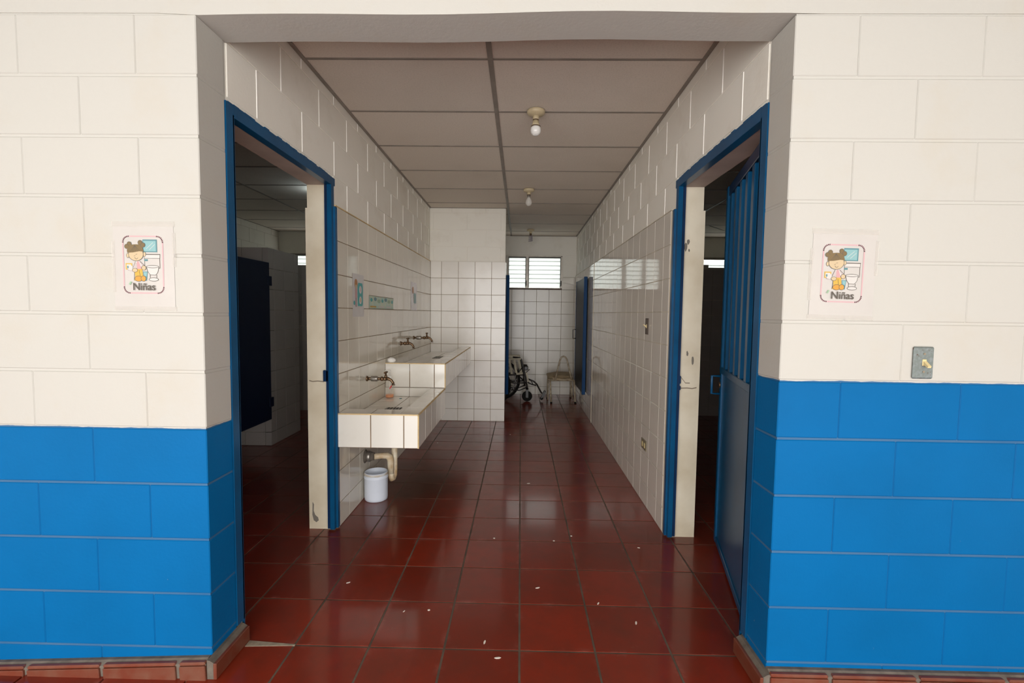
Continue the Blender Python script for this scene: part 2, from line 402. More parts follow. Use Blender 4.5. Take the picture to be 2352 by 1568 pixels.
# ------------------------------------------------------------------ floor
SL = 0.054   # fall of the porch floor left of the entrance, per metre
def sl(x): return -SL*(XL-x) if x < XL else 0.0
b = B().box((-1.0, -3.9, -0.10), (4.3, -0.001, -0.0015)).box((-4.2, 0.0, -0.10), (4.3, 6.15, -0.0015))
b.prism([(-1.0, -3.9, -0.005), (-4.2, -3.9, -0.005+sl(-4.2)), (-4.2, -3.9, -0.30), (-1.0, -3.9, -0.30)], (0, 3.899, 0))
floor = struct(b.build('floor', M['floor_grout']), 'red cement tile floor with grey joints', 'floor')
todo = []
for i in range(-16, 12):
    for j in range(-9, 20):
        x0, x1, y0, y1 = TX0+i*TS, TX0+(i+1)*TS, TY0+j*TS, TY0+(j+1)*TS
        if x1 < -3.9 or x0 > 3.3: continue
        xc, yc = (x0+x1)/2, (y0+y1)/2
        d = (Vector((xc, yc, 0))-CAM); dep = d.dot(fw); sx = d.dot(rt)/max(dep, .01)
        seen = dep > 0.3 and abs(sx) < 1.15 and yc > -0.5
        hidden = (yc > 0.2 and (xc < XL and (xc < XL-0.3-0.85*max(yc, 0)) or xc > XR+0.15+0.28*max(yc, 0))) or (yc > 4.2 and xc < -0.35)
        todo.append((0 if (seen and not hidden) else 1, dep if dep > 0 else 99, x0, x1, y0, y1))
todo.sort()
rest = B()
def floor_box(x0, x1, y0, y1):
    g = 0.0042
    return (x0+g, y0+g), (x1-g, y1-g)
n_obj = 0
for pr, dep, x0, x1, y0, y1 in todo:
    (ax, ay), (bx, by) = floor_box(x0, x1, y0, y1)
    # keep tiles clear of the walls' footprints
    parts = [(ax, ay, bx, by)]
    if ay < 0.16 < by:    # threshold row: the porch rows end at the wall face left and right of the opening
        pass
    if y1 < 0.02 and (ax+bx)/2 < XL:   # tilted porch floor left of the entrance
        zc = sl((ax+bx)/2)
        o = piece('floor_tile', (ax, ay, zc-0.02), (bx, by, zc), M['floor'], floor, 0.002)
        o.rotation_euler = (0, -math.atan(SL), 0)
        n_obj += 1
        continue
    if pr == 0 and n_obj < 292:
        o = piece('floor_tile', (ax, ay, -0.02), (bx, by, random.uniform(-0.0007, 0.0004)*0), M['floor'], floor, 0.0008, 0.0005); n_obj += 1
    else:
        rest.box((ax, ay, -0.02), (bx, by, 0))
r = rest.build('floor_tile_field', M['floor'], floor); tag(r, kind='stuff')

B().prism([(-1.03, 0.135, -0.002), (-0.84, 0.146, -0.002), (-0.84, 0.153, -0.002), (-1.03, 0.168, -0.002)], (0, 0, 0.0035)).build('threshold_mortar', M['threshold'], floor)

# ------------------------------------------------------------------ front wall with the entrance opening
def front_side(name, x_edge, x_far, mat, label, mort):
    s = 1 if x_far > x_edge else -1
    w = struct(B().box((x_edge+s*0.003, 0.0032, -0.1), (x_far+s*1.6, 0.155, H0)).build(name, mort), label, 'wall')
    for n in range(0, 12):
        z1 = H0-0.2*n; z0 = max(z1-0.2, -0.06)
        x = x_edge; first = 0.208 if n % 2 == 0 else 0.405; k = 0
        while abs(x-x_edge) < 1.55:
            wd = first if k == 0 else 0.402
            xa, xb = x+(s*0.0003 if k else 0), x+s*(wd-0.0003)
            piece('block', (xa, 0.0, z0+0.004), (xb, 0.146, z1-0.004), mat, w, 0.0028, 0.0012)
            x += s*wd; k += 1
    return w
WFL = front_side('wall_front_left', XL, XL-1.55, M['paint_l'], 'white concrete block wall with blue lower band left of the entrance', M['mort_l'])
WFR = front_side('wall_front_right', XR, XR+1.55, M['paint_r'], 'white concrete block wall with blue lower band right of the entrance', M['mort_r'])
bl = B(); n = 24   # beam with a slightly wavy plaster underside
xs = [-4.1+8.3*k/60 for k in range(61)]
lowz = [H0 + (0.006*math.sin(x*1.9+0.4)+0.0035*math.sin(x*6.1) if XL < x < XR else 0) for x in xs]
for k in range(60):
    bl.prism([(xs[k], 0.0, lowz[k]), (xs[k+1], 0.0, lowz[k+1]), (xs[k+1], 0.0, 3.0), (xs[k], 0.0, 3.0)], (0, 0.16, 0))
bmesh.ops.remove_doubles(bl.bm, verts=bl.bm.verts, dist=1e-5)
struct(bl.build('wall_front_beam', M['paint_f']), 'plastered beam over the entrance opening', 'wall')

# ------------------------------------------------------------------ corridor side walls
DY0, DY1R, DY1L, DZ = 0.19, 1.128, 1.138, 2.04
def side_wall(name, x, s, y_end, dy1, label):
    """s = -1 for the left wall (room lies at smaller x)"""
    xo = x+s*TW; xi = x+s*0.004
    b = B().box((xi, 0.16, -0.05), (xo, DY0, 3.0)).box((xi, DY0, DZ), (xo, dy1, 3.0)).box((xi, dy1, -0.05), (xo, y_end, 3.0))
    w = struct(b.build(name, M['paint_w']), label, 'wall')
    rows = [(TT, H0-0.2, 0.16), (H0-0.2, H0, 0.36), (H0, H0+0.2, 0.16), (H0+0.2, 2.6, 0.36)]
    for z0, z1, ph in rows:
        y_lo = 0.162 if z0 > 2.05 else dy1+0.004
        for y0, y1 in cells(edges(ph, 0.4, y_lo, y_end if s > 0 else YP)):
            zz = max(z0, 2.08) if y0 < dy1-0.02 else z0
            piece('block', (x, y0+0.0022, zz+0.002), (x+s*0.03, y1-0.0022, z1-0.002), M['paint_w'], w, 0.002)
            if y0 > y_lo+0.01: piece('mortar_joint', (x-s*0.0026, y0-0.0034, zz+0.004), (x+s*0.004, y0+0.0034, min(z1, ZC)-0.004), M['joint'], w, 0.0012)
    # plaster of the doorway: far jamb, near jamb and soffit, and the room-side lining below the tile line
    e = 0.004
    B().box((xi, dy1-e, 0.0), (xo, dy1, DZ)).box((xo, dy1-e, 0.0), (xo+s*0.011, dy1+0.1, 1.905)).build('jamb_plaster', M['cream'], w)
    B().box((xi, DY0, 0.0), (xo, DY0+e, DZ)).build('jamb_plaster', M['cream'], w)
    B().box((xi, DY0, DZ-e), (xo, dy1, DZ)).build('soffit_plaster', M['soffit'], w)
    return w
wall_l = side_wall('wall_left', XL, -1, 6.0, DY1L, 'left corridor wall, white blocks above glazed tiles')
wall_r = side_wall('wall_right', XR, 1, 6.0, DY1R, 'right corridor wall, white blocks above glazed tiles')
B().box((XL-0.003, 1.145, 0), (XL+0.006, YP, TT-0.001)).build('grout', M['grout'], wall_l)
B().box((XR+0.003, 1.15, 0), (XR-0.006, YB, TT-0.001)).build('grout', M['grout_pale'], wall_r)
tiles_x(wall_l, XL+0.002, 1, edges(1.33, 0.198, 1.172, YP), TILE_Z, M['tile_l'])
tiles_x(wall_r, XR-0.002, -1, edges(1.319, 0.197, 1.195, 4.045)[:-1]+[4.045], TILE_Z, M['tile_r'])
tiles_x(wall_r, XR-0.002, -1, edges(4.26, 0.197, 4.065, YB), TILE_Z, M['tile_r'])
B().box((XR, 4.046, 0), (XR-0.014, 4.064, TT)).build('joint_strip', M['cream'], wall_r)
B().box((XR, 1.150, 0), (XR-0.009, 1.193, TT-0.01)).build('plaster_edge', M['cream'], wall_r)
B().box((XL, 1.158, 0), (XL+0.009, 1.170, TT-0.01)).build('plaster_edge', M['cream'], wall_l)
B().box((XL, 1.15, TT), (XL+0.011, YP, TT+0.006)).build('tile_cap', M['edge'], wall_l)
B().box((XR, 1.19, TT), (XR-0.011, YB, TT+0.005)).build('tile_cap', M['grout_pale'], wall_r)

# partition at the end of the basins
wall_m = struct(B().box((XL, YP+0.006, -0.05), (XPE-0.008, YP+0.16, 3.0)).build('wall_middle', M['paint_w']), 'white tiled partition wall behind the far wash basin', 'wall')
B().box((XL, YP+0.003, 0), (XPE-0.006, YP+0.01, TT-0.001)).build('grout', M['grout'], wall_m)
XPT = [XL+0.011, -0.925, -0.722, -0.523, -0.325, XPE]
tiles_y(wall_m, YP+0.009, -1, XPT, TILE_Z, M['tile_p'])
tiles_x(wall_m, XPE-0.009, 1, [YP+0.012, YP+0.162], TILE_Z, M['tile'])
for k, (z0, z1) in enumerate(((TT+0.003, H0-0.2), (H0-0.2, H0), (H0, H0+0.2), (H0+0.2, 2.6))):
    for x0, x1 in cells(edges(-0.80 if k % 2 else -0.62, 0.4, XL+0.005, XPE-0.015)):
        piece('block', (x0+0.003, YP+0.001, z0+0.0035), (x1-0.003, YP+0.05, z1-0.0035), M['paint_w'], wall_m, 0.002)

# back wall with three window holes
WZ0, WZ1 = 1.722, 2.236
HOLES = [(-3.72, -2.35), (-0.45, 0.685), (2.45, 3.75)]
b = B().box((-4.1, YB, -0.05), (4.2, YB+0.15, WZ0)).box((-4.1, YB, WZ1), (4.2, YB+0.15, 3.0))
xx = -4.1
for h in HOLES: b.box((xx, YB, WZ0), (h[0], YB+0.15, WZ1)); xx = h[1]
b.box((xx, YB, WZ0), (4.2, YB+0.15, WZ1))
wall_b = struct(b.build('wall_back', M['paint_w']), 'back wall with louvred windows under the ceiling', 'wall')
B().box((-1.0, YB, 0), (XR-0.01, YB-0.004, WZ0-0.02)).box((0.70, YB, WZ0-0.03), (XR-0.01, YB-0.004, 1.898)).build('grout', M['grout'], wall_b)
ZBK = [0.0]+[1.896-0.1965*k for k in range(9, -1, -1)]
tiles_y(wall_b, YB-0.002, -1, edges(0.083, 0.199, -1.0, XR-0.012), ZBK, M['tile_b'], lambda x0, x1, z0, z1: z1 > WZ0 and x0 < 0.60)
piece('tile', (0.703, YB-0.011, ZBK[-2]+TG), (0.88-TG, YB-0.002, 1.896-TG), M['tile_b'], wall_b, 0.0012)
piece('block', (0.703, YB-0.004, 1.905), (XR-0.004, YB+0.02, H0-0.2-0.002), M['paint_w'], wall_b, 0.002)
piece('block', (-0.9, YB-0.004, WZ1+0.012), (XR-0.004, YB+0.02, 2.6), M['paint_w'], wall_b, 0.002)

# outer walls of the side rooms and the rooms' own low partitions
struct(B().box((-4.05, 0.16, -0.05), (-3.9, YB, 3.0)).build('wall_left_room', M['paint_w']), 'outer block wall of the dark room on the left', 'wall')
wlr = bpy.data.objects['wall_left_room']
for k, (z0, z1) in enumerate(((H0-0.4, H0-0.2), (H0-0.2, H0), (H0, H0+0.2), (H0+0.2, 2.6))):
    for y0, y1 in cells(edges(0.16 if k % 2 else 0.36, 0.4, 3.2, YB)):
        piece('block', (-3.902, y0+0.003, z0+0.003), (-3.892, y1-0.003, z1-0.003), M['paint_w'], wlr, 0.002)
struct(B().box((4.0, 0.16, -0.05), (4.15, YB, 3.0)).build('wall_right_room', M['paint_w']), 'outer wall of the dark room on the right', 'wall')
st = struct(B().box((-3.9, 2.85, 0), (-2.38, 2.93, 1.905)).box((-2.46, 2.85, 0), (-2.38, 3.44, 1.905)).build('wall_stall', M['grout_pale']), 'tiled toilet stall wall in the dark room on the left', 'wall')
ZST = [0.0]+[1.905-0.197*k for k in range(9, -1, -1)]
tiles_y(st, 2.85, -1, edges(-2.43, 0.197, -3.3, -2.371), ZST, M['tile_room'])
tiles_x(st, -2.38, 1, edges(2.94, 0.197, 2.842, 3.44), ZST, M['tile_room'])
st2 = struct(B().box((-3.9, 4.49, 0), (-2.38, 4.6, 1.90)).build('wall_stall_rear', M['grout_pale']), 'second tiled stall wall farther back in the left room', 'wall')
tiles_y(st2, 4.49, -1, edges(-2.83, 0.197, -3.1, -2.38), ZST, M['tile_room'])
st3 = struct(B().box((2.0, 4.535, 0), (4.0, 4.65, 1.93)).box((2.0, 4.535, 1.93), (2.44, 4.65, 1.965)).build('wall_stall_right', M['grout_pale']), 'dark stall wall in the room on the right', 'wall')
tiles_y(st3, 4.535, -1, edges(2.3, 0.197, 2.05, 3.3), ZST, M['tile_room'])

# ------------------------------------------------------------------ suspended ceiling
ceil = struct(B().box((XL-TW, 0.16, ZC+0.03), (XR+TW, YB, ZC+0.05)).box((-3.9, 0.16, ZC+0.055), (XL-TW, YB, ZC+0.07)).box((XR+TW, 0.16, ZC+0.03), (4.0, YB, ZC+0.05)).build('ceiling', M['plenum']), 'suspended ceiling of mottled fibre panels in a metal grid', 'ceiling')
def ceiling_zone(x_edges, y0, y1, z, start, skip=None):
    ys = edges(start, CS, y0, y1)
    for xa, xb in cells(x_edges):
        for ya, yb in cells(ys):
            if skip and skip(xa, xb, ya, yb): continue
            piece('ceiling_panel', (xa+0.004, ya+0.004, z+0.003), (xb-0.004, yb-0.004, z+0.018), M['ceil'], ceil, 0.001)
    for x in x_edges[1:-1]: piece('runner', (x-0.013, y0, z-0.001), (x+0.013, y1, z+0.003), M['runner'], ceil, 0.0008)
    for y in ys[1:-1]:
        for xa, xb in cells(x_edges):
            piece('cross_runner', (xa+0.013, y-0.008, z-0.0005), (xb-0.013, y+0.008, z+0.003), M['runner'], ceil, 0.0008)
    for x, d in ((x_edges[0], 1), (x_edges[-1], -1)):
        piece('wall_angle', (x, y0, z-0.002), (x+d*0.020, y1, z+0.003), M['runner'], ceil, 0.0008)
ceiling_zone([XL, -0.137, XR], 0.16, YB, ZC, CY0)
ceiling_zone([-3.9, -2.82, -1.98, XL-TW], 0.16, YB, 2.585, 2.03)
ceiling_zone([XR+TW, 2.2, 3.42, 4.0], 0.16, YB, ZC, 3.15-4*CS)
piece('wall_angle', (XL, YP-0.012, ZC-0.002), (XPE, YP+0.004, ZC+0.003), M['runner'], ceil, 0.0008)
piece('wall_angle', (XPE, YB-0.015, ZC-0.002), (XR, YB, ZC+0.003), M['runner'], ceil, 0.0008)

# ------------------------------------------------------------------ red skirting along the front wall
def skirting(name, x_edge, s, zt, label, lens):
    bb = struct(B().prism([(x_edge, 0.0, -0.02), (x_edge, 0.0, zt), (x_edge, -0.012, zt), (x_edge, -0.030, zt-0.010), (x_edge, -0.030, -0.02)], (s*1.6, 0, 0)).build(name, M['mortar']), label, 'skirting')
    x = x_edge
    for k, l in enumerate(lens):
        xa, xb = x+s*0.007, x+s*(l-0.007)
        if k == 0: xa = x
        piece('skirting_tile', (xa, -0.038, -0.008), (xb, -0.026, zt-0.016), M['base_tile'], bb, 0.002)
        piece('skirting_tile', (xa, -0.036, zt-0.015), (xb, -0.018, zt-0.003), M['base_tile'], bb, 0.004)
        x += s*l
    return bb
BBL = skirting('baseboard_left', XL+0.001, -1, 0.070, 'red tile skirting sloping down left of the entrance', [0.10, 0.275, 0.275, 0.27, 0.27, 0.3])
BBL.rotation_euler = (0, -math.atan(0.050), 0)   # follows the sloping porch floor
BBL.location.z -= 0.042
BBR = skirting('baseboard_right', XR-0.001, 1, 0.078, 'red tile skirting right of the entrance', [0.205, 0.30, 0.30, 0.30, 0.3])
for nm, x, s, lab in (('baseboard_left_return', XL, 1, 'red skirting tile on the left entrance jamb'), ('baseboard_right_return', XR, -1, 'red skirting tile on the right entrance jamb')):
    e = struct(B().prism([(x, -0.03, 0), (x, -0.03, 0.070), (x+s*0.010, -0.03, 0.068), (x+s*0.026, -0.03, 0.058), (x+s*0.026, -0.03, 0)], (0, 0.205, 0)).build(nm, M['mortar']), lab, 'skirting')
    piece('skirting_tile', (x+s*0.024, -0.034, 0.001), (x+s*0.036, 0.172, 0.060), M['base_tile'], e, 0.002)
# ------------------------------------------------------------------ door frames and doors
def door_frame(name, x, s, dy1, label, latch):
    """blue steel angle around the doorway in a side wall; s = direction into the room"""
    r = struct(empty(name, (x+s*0.05, (DY0+dy1)/2, 0)), label, 'door frame')
    p = -s*0.004
    B().box((x+p, 0.147, 0.075), (x+s*0.006, DY0+0.004, DZ+0.036)).box((x+p, DY0-0.002, 0.03), (x+s*0.045, DY0+0.006, DZ)).build('near_post', M['dblue'], r)
    b = B().box((x+p, DY0+0.0045, DZ-0.006), (x+s*0.006, dy1+0.02, DZ+0.036)).box((x+p*0.9, DY0+0.006, DZ-0.008), (x+s*0.035, dy1, DZ-0.003))
    # ragged brush line along the top of the head
    rr = random.Random(3)
    for k in range(26):
        y = 0.16+k*0.036; b.box((x+p*1.1, y, DZ+0.030), (x+s*0.002, y+0.034, DZ+0.037+rr.uniform(0, 0.007)))
    b.build('head', M['dblue'], r)
    B().box((x+s*0.022, dy1-0.022, 0.01), (x+s*0.042, dy1+0.004, DZ-0.006)).build('rebate', M['dblue_dark'], r)
    B().box((x+p, dy1-0.034, 0.01), (x+s*0.022, dy1+0.004, DZ-0.004)).build('far_post', M['dblue'], r)
    B().box((x-s*0.016, dy1-0.008, 0.01), (x+s*0.004, dy1+0.020, TT-0.008)).build('tile_edge_leg', M['dblue'], r)
    lk = latch(r); return r
def latch_l(r):
    B().box((XL-0.062, DY1L-0.022, 0.895), (XL-0.030, DY1L-0.003, 0.962)).bevel(0.003).build('strike_box', M['dblue_dark'], r)
def latch_r(r):
    for z0, z1 in ((0.915, 0.960), (0.878, 0.902)):
        B().box((XR+0.028, DY1R-0.020, z0), (XR+0.050, DY1R-0.003, z1)).bevel(0.003).build('strike_box', M['dblue_dark'], r)
door_frame('door_1', XL, -1, DY1L, 'blue steel door frame of the left doorway', latch_l)
door_frame('door_2', XR, 1, DY1R, 'blue steel door frame of the right doorway', latch_r)
# cracks and a bare patch in the jamb plaster
def strip(name, pts, w, y, mat, parent):
    b = B()
    for (xa, za), (xb, zb) in zip(pts, pts[1:]):
        b.prism([(xa, y, za-w/2), (xb, y, zb-w/2), (xb, y, zb+w/2), (xa, y, za+w/2)], (0, -0.0015, 0))
    return b.build(name, mat, parent)
yl, yr = DY1L-0.004, DY1R-0.004
strip('crack', [(XL-0.15, 0.898), (XL-0.13, 0.893), (XL-0.10, 0.896), (XL-0.062, 0.893)], 0.006, yl, M['crack'], wall_l)
strip('crack', [(XR+0.145, 0.892), (XR+0.12, 0.886), (XR+0.09, 0.889), (XR+0.05, 0.887)], 0.006, yr, M['crack'], wall_r)
strip('crack', [(XR+0.105, 0.918), (XR+0.08, 0.918), (XR+0.055, 0.95)], 0.005, yr, M['crack'], wall_r)
rr = random.Random(11)
for x, z, w, h in ((0.055, 1.70, 0.012, 0.03), (0.068, 1.73, 0.010, 0.02), (0.075, 1.68, 0.006, 0.01), (0.085, 1.09, 0.007, 0.02), (0.118, 1.05, 0.01, 0.035), (0.03, 0.13, 0.004, 0.006)):
    B().prism([(XR+x+w*math.cos(a)*(0.6+0.4*rr.random()), yr, z+h*math.sin(a)*(0.6+0.4*rr.random())) for a in [k*math.pi/4 for k in range(8)]], (0, -0.0012, 0)).build('paint_chip', M['chip'], wall_r)
B().prism([(XL-x, yl, z) for x, z in ((0.140, 0.165), (0.132, 0.150), (0.134, 0.110), (0.125, 0.085), (0.108, 0.070), (0.104, 0.052), (0.118, 0.040), (0.134, 0.052), (0.142, 0.085))], (0, -0.0012, 0)).build('paint_chip', M['chip'], wall_l)

# open barred door in the right doorway (local: hinge at origin, leaf along +y, face towards -x)
L_ = 0.885
dr = struct(empty('door_3', (0.952, 0.222, 0.0), -0.2465, True), 'open blue steel door with upper bars in the right doorway', 'door')
def fr(): return B()
B().box((0, 0, 0.015), (0.036, 0.045, 2.02)).bevel(0.003).build('hinge_stile', M['dblue'], dr)
B().box((0, L_-0.045, 0.015), (0.036, L_, 2.02)).bevel(0.003).build('lock_stile', M['dblue'], dr)
B().box((0.004, 0.045, 1.965), (0.032, L_-0.045, 2.02)).bevel(0.003).build('top_rail', M['dblue_dark'], dr)
B().box((-0.001, 0.0, 0.985), (0.037, L_, 1.022)).bevel(0.003).build('middle_rail', M['dblue'], dr)
B().box((0.010, 0.01, 0.02), (0.026, L_-0.01, 0.99)).build('sheet_panel', M['dblue'], dr)
B().box((0.002, 0.0, 0.015), (0.034, L_, 0.05)).bevel(0.003).build('bottom_rail', M['dblue'], dr)
for k in range(6):
    y = 0.045+0.085*1+k*0.1265-0.0425
    b = B().box((0.0, y, 1.02), (0.032, y+0.052, 1.955)).bevel(0.004)
    b.build('bar', M['dblue'], dr)
h = B().tube([(0.0, L_-0.03, 0.97), (-0.045, L_-0.03, 0.97), (-0.045, L_-0.03, 0.87), (0.0, L_-0.03, 0.87)], 0.007, 6); h.build('pull_handle', M['dblue'], dr)
B().lathe([(0.017, -0.006), (0.017, 0.0), (0.012, 0.002)], (0.0, L_-0.022, 0.92), 'x', 14).build('lock_cylinder', M['brass'], dr)
for z in (0.35, 1.75): B().lathe([(0.010, -0.05), (0.010, 0.05)], (-0.006, -0.004, z), 'z', 10).build('hinge', M['dblue_dark'], dr)
# stall door in the left room
sd = struct(empty('door_4', (-2.36, 2.40, 0.26)), 'dark blue stall door in the left room', 'door')
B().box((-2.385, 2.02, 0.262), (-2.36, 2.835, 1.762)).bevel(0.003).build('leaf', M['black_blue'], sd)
for z in (0.43, 1.59): B().box((-2.372, 2.80, z-0.045), (-2.352, 2.865, z+0.045)).bevel(0.002).build('hinge_plate', M['black_blue'], sd)
# double door of the rear alcove
ad = struct(empty('door_5', (0.872, 4.50, 0.26), 0.0, True), 'dark steel leaf folded back against the right alcove wall', 'door')
B().box((-0.030, 0.0, 0.0), (0.012, 0.045, 1.535)).bevel(0.003).box((-0.022, -0.004, 0.0), (-0.014, 0.01, 1.535)).box((0.000, -0.004, 0.0), (0.006, 0.01, 1.535)).build('stile', M['dblue_mid'], ad)
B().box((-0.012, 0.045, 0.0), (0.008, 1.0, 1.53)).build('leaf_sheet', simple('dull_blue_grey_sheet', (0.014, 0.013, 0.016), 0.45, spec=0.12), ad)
B().box((-0.018, 0.97, 0.0), (0.012, 1.0, 1.535)).bevel(0.002).build('stile', M['dblue_dark'], ad)
B().tube([(-0.012, 0.94, 0.82), (-0.055, 0.94, 0.82), (-0.055, 0.94, 0.69), (-0.012, 0.94, 0.69)], 0.007, 6).build('pull_handle', M['black'], ad)
ad2 = struct(empty('door_6', (-0.137, 4.50, 0.25), 0.42, True), 'blue steel alcove leaf beside the partition, seen edge on', 'door')
B().box((-0.020, 0.0, 0.0), (0.018, 0.045, 1.555)).bevel(0.003).build('stile', M['dblue_mid'], ad2)
B().box((-0.012, 0.045, 0.0), (0.004, 0.78, 1.55)).build('leaf_sheet', M['dblue'], ad2)
B().box((-0.018, 0.78, 0.0), (0.016, 0.81, 1.555)).bevel(0.003).build('stile', M['dblue'], ad2)

# ------------------------------------------------------------------ louvred windows
def window(name, x0, x1, mull, label, pitch=0.069):
    w = struct(empty(name, ((x0+x1)/2, YB+0.05, WZ0)), label, 'window')
    y0, y1 = YB-0.004, YB+0.055
    B().box((x0, y0, WZ1-0.014), (x1, y1, WZ1+0.004)).build('head_rail', M['alu'], w)
    B().box((x0+0.012, y0+0.02, WZ1-0.032), (x1-0.012, y1, WZ1-0.013)).build('head_channel', M['alu_dark'], w)
    B().box((x0, y0-0.012, WZ0-0.026), (x1, y1, WZ0-0.004)).build('window_sill', M['sill'], w)
    B().box((x0, y0, WZ0-0.004), (x1, y1, WZ0+0.008)).build('bottom_rail', M['alu'], w)
    for x in (x0+0.01, x1-0.01): B().box((x-0.012, y0, WZ0), (x+0.012, y1, WZ1)).build('side_stile', M['alu'], w)
    xs = [x0+0.022]+[q for m in mull for q in (m-0.022, m+0.022)]+[x1-0.022]
    for m in mull: B().box((m-0.020, y0-0.003, WZ0), (m+0.020, y1, WZ1)).build('mullion', M['alu'], w)
    for a, b_ in zip(xs[0::2], xs[1::2]):
        for x in (a, b_): B().box((x-0.007, y0+0.012, WZ0+0.01), (x+0.007, y1-0.004, WZ1-0.02)).build('pivot_channel', M['alu_dark'], w)
        n = int((WZ1-WZ0-0.03)/pitch)
        pane = CACHE.setdefault(('pane', name, round(b_-a, 3)), None)
        for k in range(n):
            z = WZ0+0.012+k*pitch
            if CACHE[('pane', name, round(b_-a, 3))] is None:
                q = B().prism([((a-b_)/2+0.007, 0.012, 0.0), ((b_-a)/2-0.007, 0.012, 0.0), ((b_-a)/2-0.007, -0.006, pitch*1.16), ((a-b_)/2+0.007, -0.006, pitch*1.16)], (0, 0.004, 0))
                bmesh.ops.recalc_face_normals(q.bm, faces=q.bm.faces)
                me = bpy.data.meshes.new('louvre_pane'); q.bm.to_mesh(me); q.bm.free(); me.materials.append(M['glass']); CACHE[('pane', name, round(b_-a, 3))] = me
            link('louvre_pane', CACHE[('pane', name, round(b_-a, 3))], None, w, ((a+b_)/2, YB+0.03, z))
        B().tube([(b_+0.006, y0-0.004, WZ0+0.10), (b_+0.006, y0-0.026, WZ0+0.07), (b_+0.002, y0-0.030, WZ0+0.03)], 0.006, 6).box((b_-0.002, y0-0.012, WZ0+0.05), (b_+0.014, y0+0.004, WZ0+0.12)).build('crank_handle', M['alu_dark'], w)
    return w
window('window_1', HOLES[1][0], HOLES[1][1], [-0.20, 0.125], 'louvred frosted window high in the back wall of the alcove')
window('window_2', HOLES[0][0], HOLES[0][1], [-3.05], 'sliver of bright louvred window in the left room')
window('window_3', HOLES[2][0], HOLES[2][1], [3.36], 'sliver of bright louvred window in the right room', 0.075)

# ------------------------------------------------------------------ tiled wash basins
def basin(name, y0, y1, zt, zb, zf, label, front_rim, far_wall):
    x0, x1 = XL+0.012, -0.569
    t = tag(empty(name, ((x0+x1)/2, (y0+y1)/2, zb)), label, 'wash basin')
    e = 0.009; ri = x1-0.118; fi = y0+front_rim
    c = 0.0022      # depth of the grout below the tile faces
    body = B().box((x0, y0+c, zb), (x1-c, y1, zf-c)).box((ri+c, y0+c, zf-c), (x1-c, y1, zt-c))
    if front_rim > 0.02: body.box((x0, y0+c, zf-c), (ri+c, fi-c, zt-c))
    body.build('body', M['grout_b'], t)
    xe = [x0, x0+0.198, x0+0.396, x1-0.002]
    tl = lambda a, b: piece('tile', a, b, M['tile'], t, 0.0012, 0.0008)
    g = 0.0028
    for a, b_ in cells(xe):    # front face
        tl((a+g, y0, zb+0.002), (b_-g, y0+e, zt-0.006))
    ye = edges(y0+0.198, 0.198, y0+0.002, y1)
    for a, b_ in cells(ye):    # side face and rim top
        tl((x1-e, a+g, zb+0.002), (x1, b_-g, zt-0.006))
        tl((ri+0.002, a+g, zt-e), (x1-0.006, b_-g, zt))
        tl((ri, max(a, fi)+g, zf+0.001), (ri+e, b_-g, zt-e-0.001)) if b_ > fi+0.02 else None
    if front_rim > 0.02:
        for a, b_ in ((x0, x0+0.198), (x0+0.198, ri+0.002)):
            tl((a+g, y0+0.006, zt-e), (b_-g, fi-0.002, zt))
            tl((a+g, fi-e, zf+0.001), (b_-g, fi, zt-e-0.001))
    yf = edges(y1-0.19, 0.198, fi if front_rim > 0.02 else y0+e, y1)
    for a, b_ in cells(yf):    # basin floor
        for c, d in ((x0, x0+0.198), (x0+0.198, ri)):
            tl((c+g, a+g, zf-e), (d-g, b_-g, zf))
    B().box((x0, y0-0.001, zt-0.008), (x1, y0+0.007, zt-0.0005)).box((x1-0.007, y0, zt-0.008), (x1+0.001, y1, zt-0.0005)).box((x1-0.007, y0-0.001, zb), (x1+0.001, y0+0.006, zt-0.004)).build('edge_trim', M['edge'], t)
    return t
bas1 = basin('wash_basin', 1.143, 2.131, 0.703, 0.497, 0.632, 'near, lower white tiled wash basin on the left wall', 0.138, True)
bas2 = basin('wash_basin', 2.131, YP-0.001, 0.902, 0.705, 0.838, 'far, higher white tiled wash basin against the partition', 0.0, False)
for k in range(3):  # strip of tiles facing the near basin under the far basin's front
    a, b_ = ((XL+0.012, XL+0.21), (XL+0.21, XL+0.408), (XL+0.408, -0.69))[k]
    if b_-a > 0.02: piece('tile', (a+TG, 2.122, 0.634), (b_-TG, 2.130, 0.703), M['tile'], bas1, 0.001)
def drain(t, x0, x1, y0, y1, z):
    B().box((x0, y0, z-0.004), (x1, y1, z+0.002)).build('drain_frame', M['drain'], t)
    for k in range(5):
        x = x0+(x1-x0)*(k+0.5)/5; B().box((x-0.004, y0+0.005, z+0.002), (x+0.004, y1-0.005, z+0.005)).build('drain_bar', M['steel'], t)
drain(bas1, -0.909, -0.802, 1.60, 1.678, 0.632)
drain(bas2, -0.880, -0.780, 3.20, 3.42, 0.838)

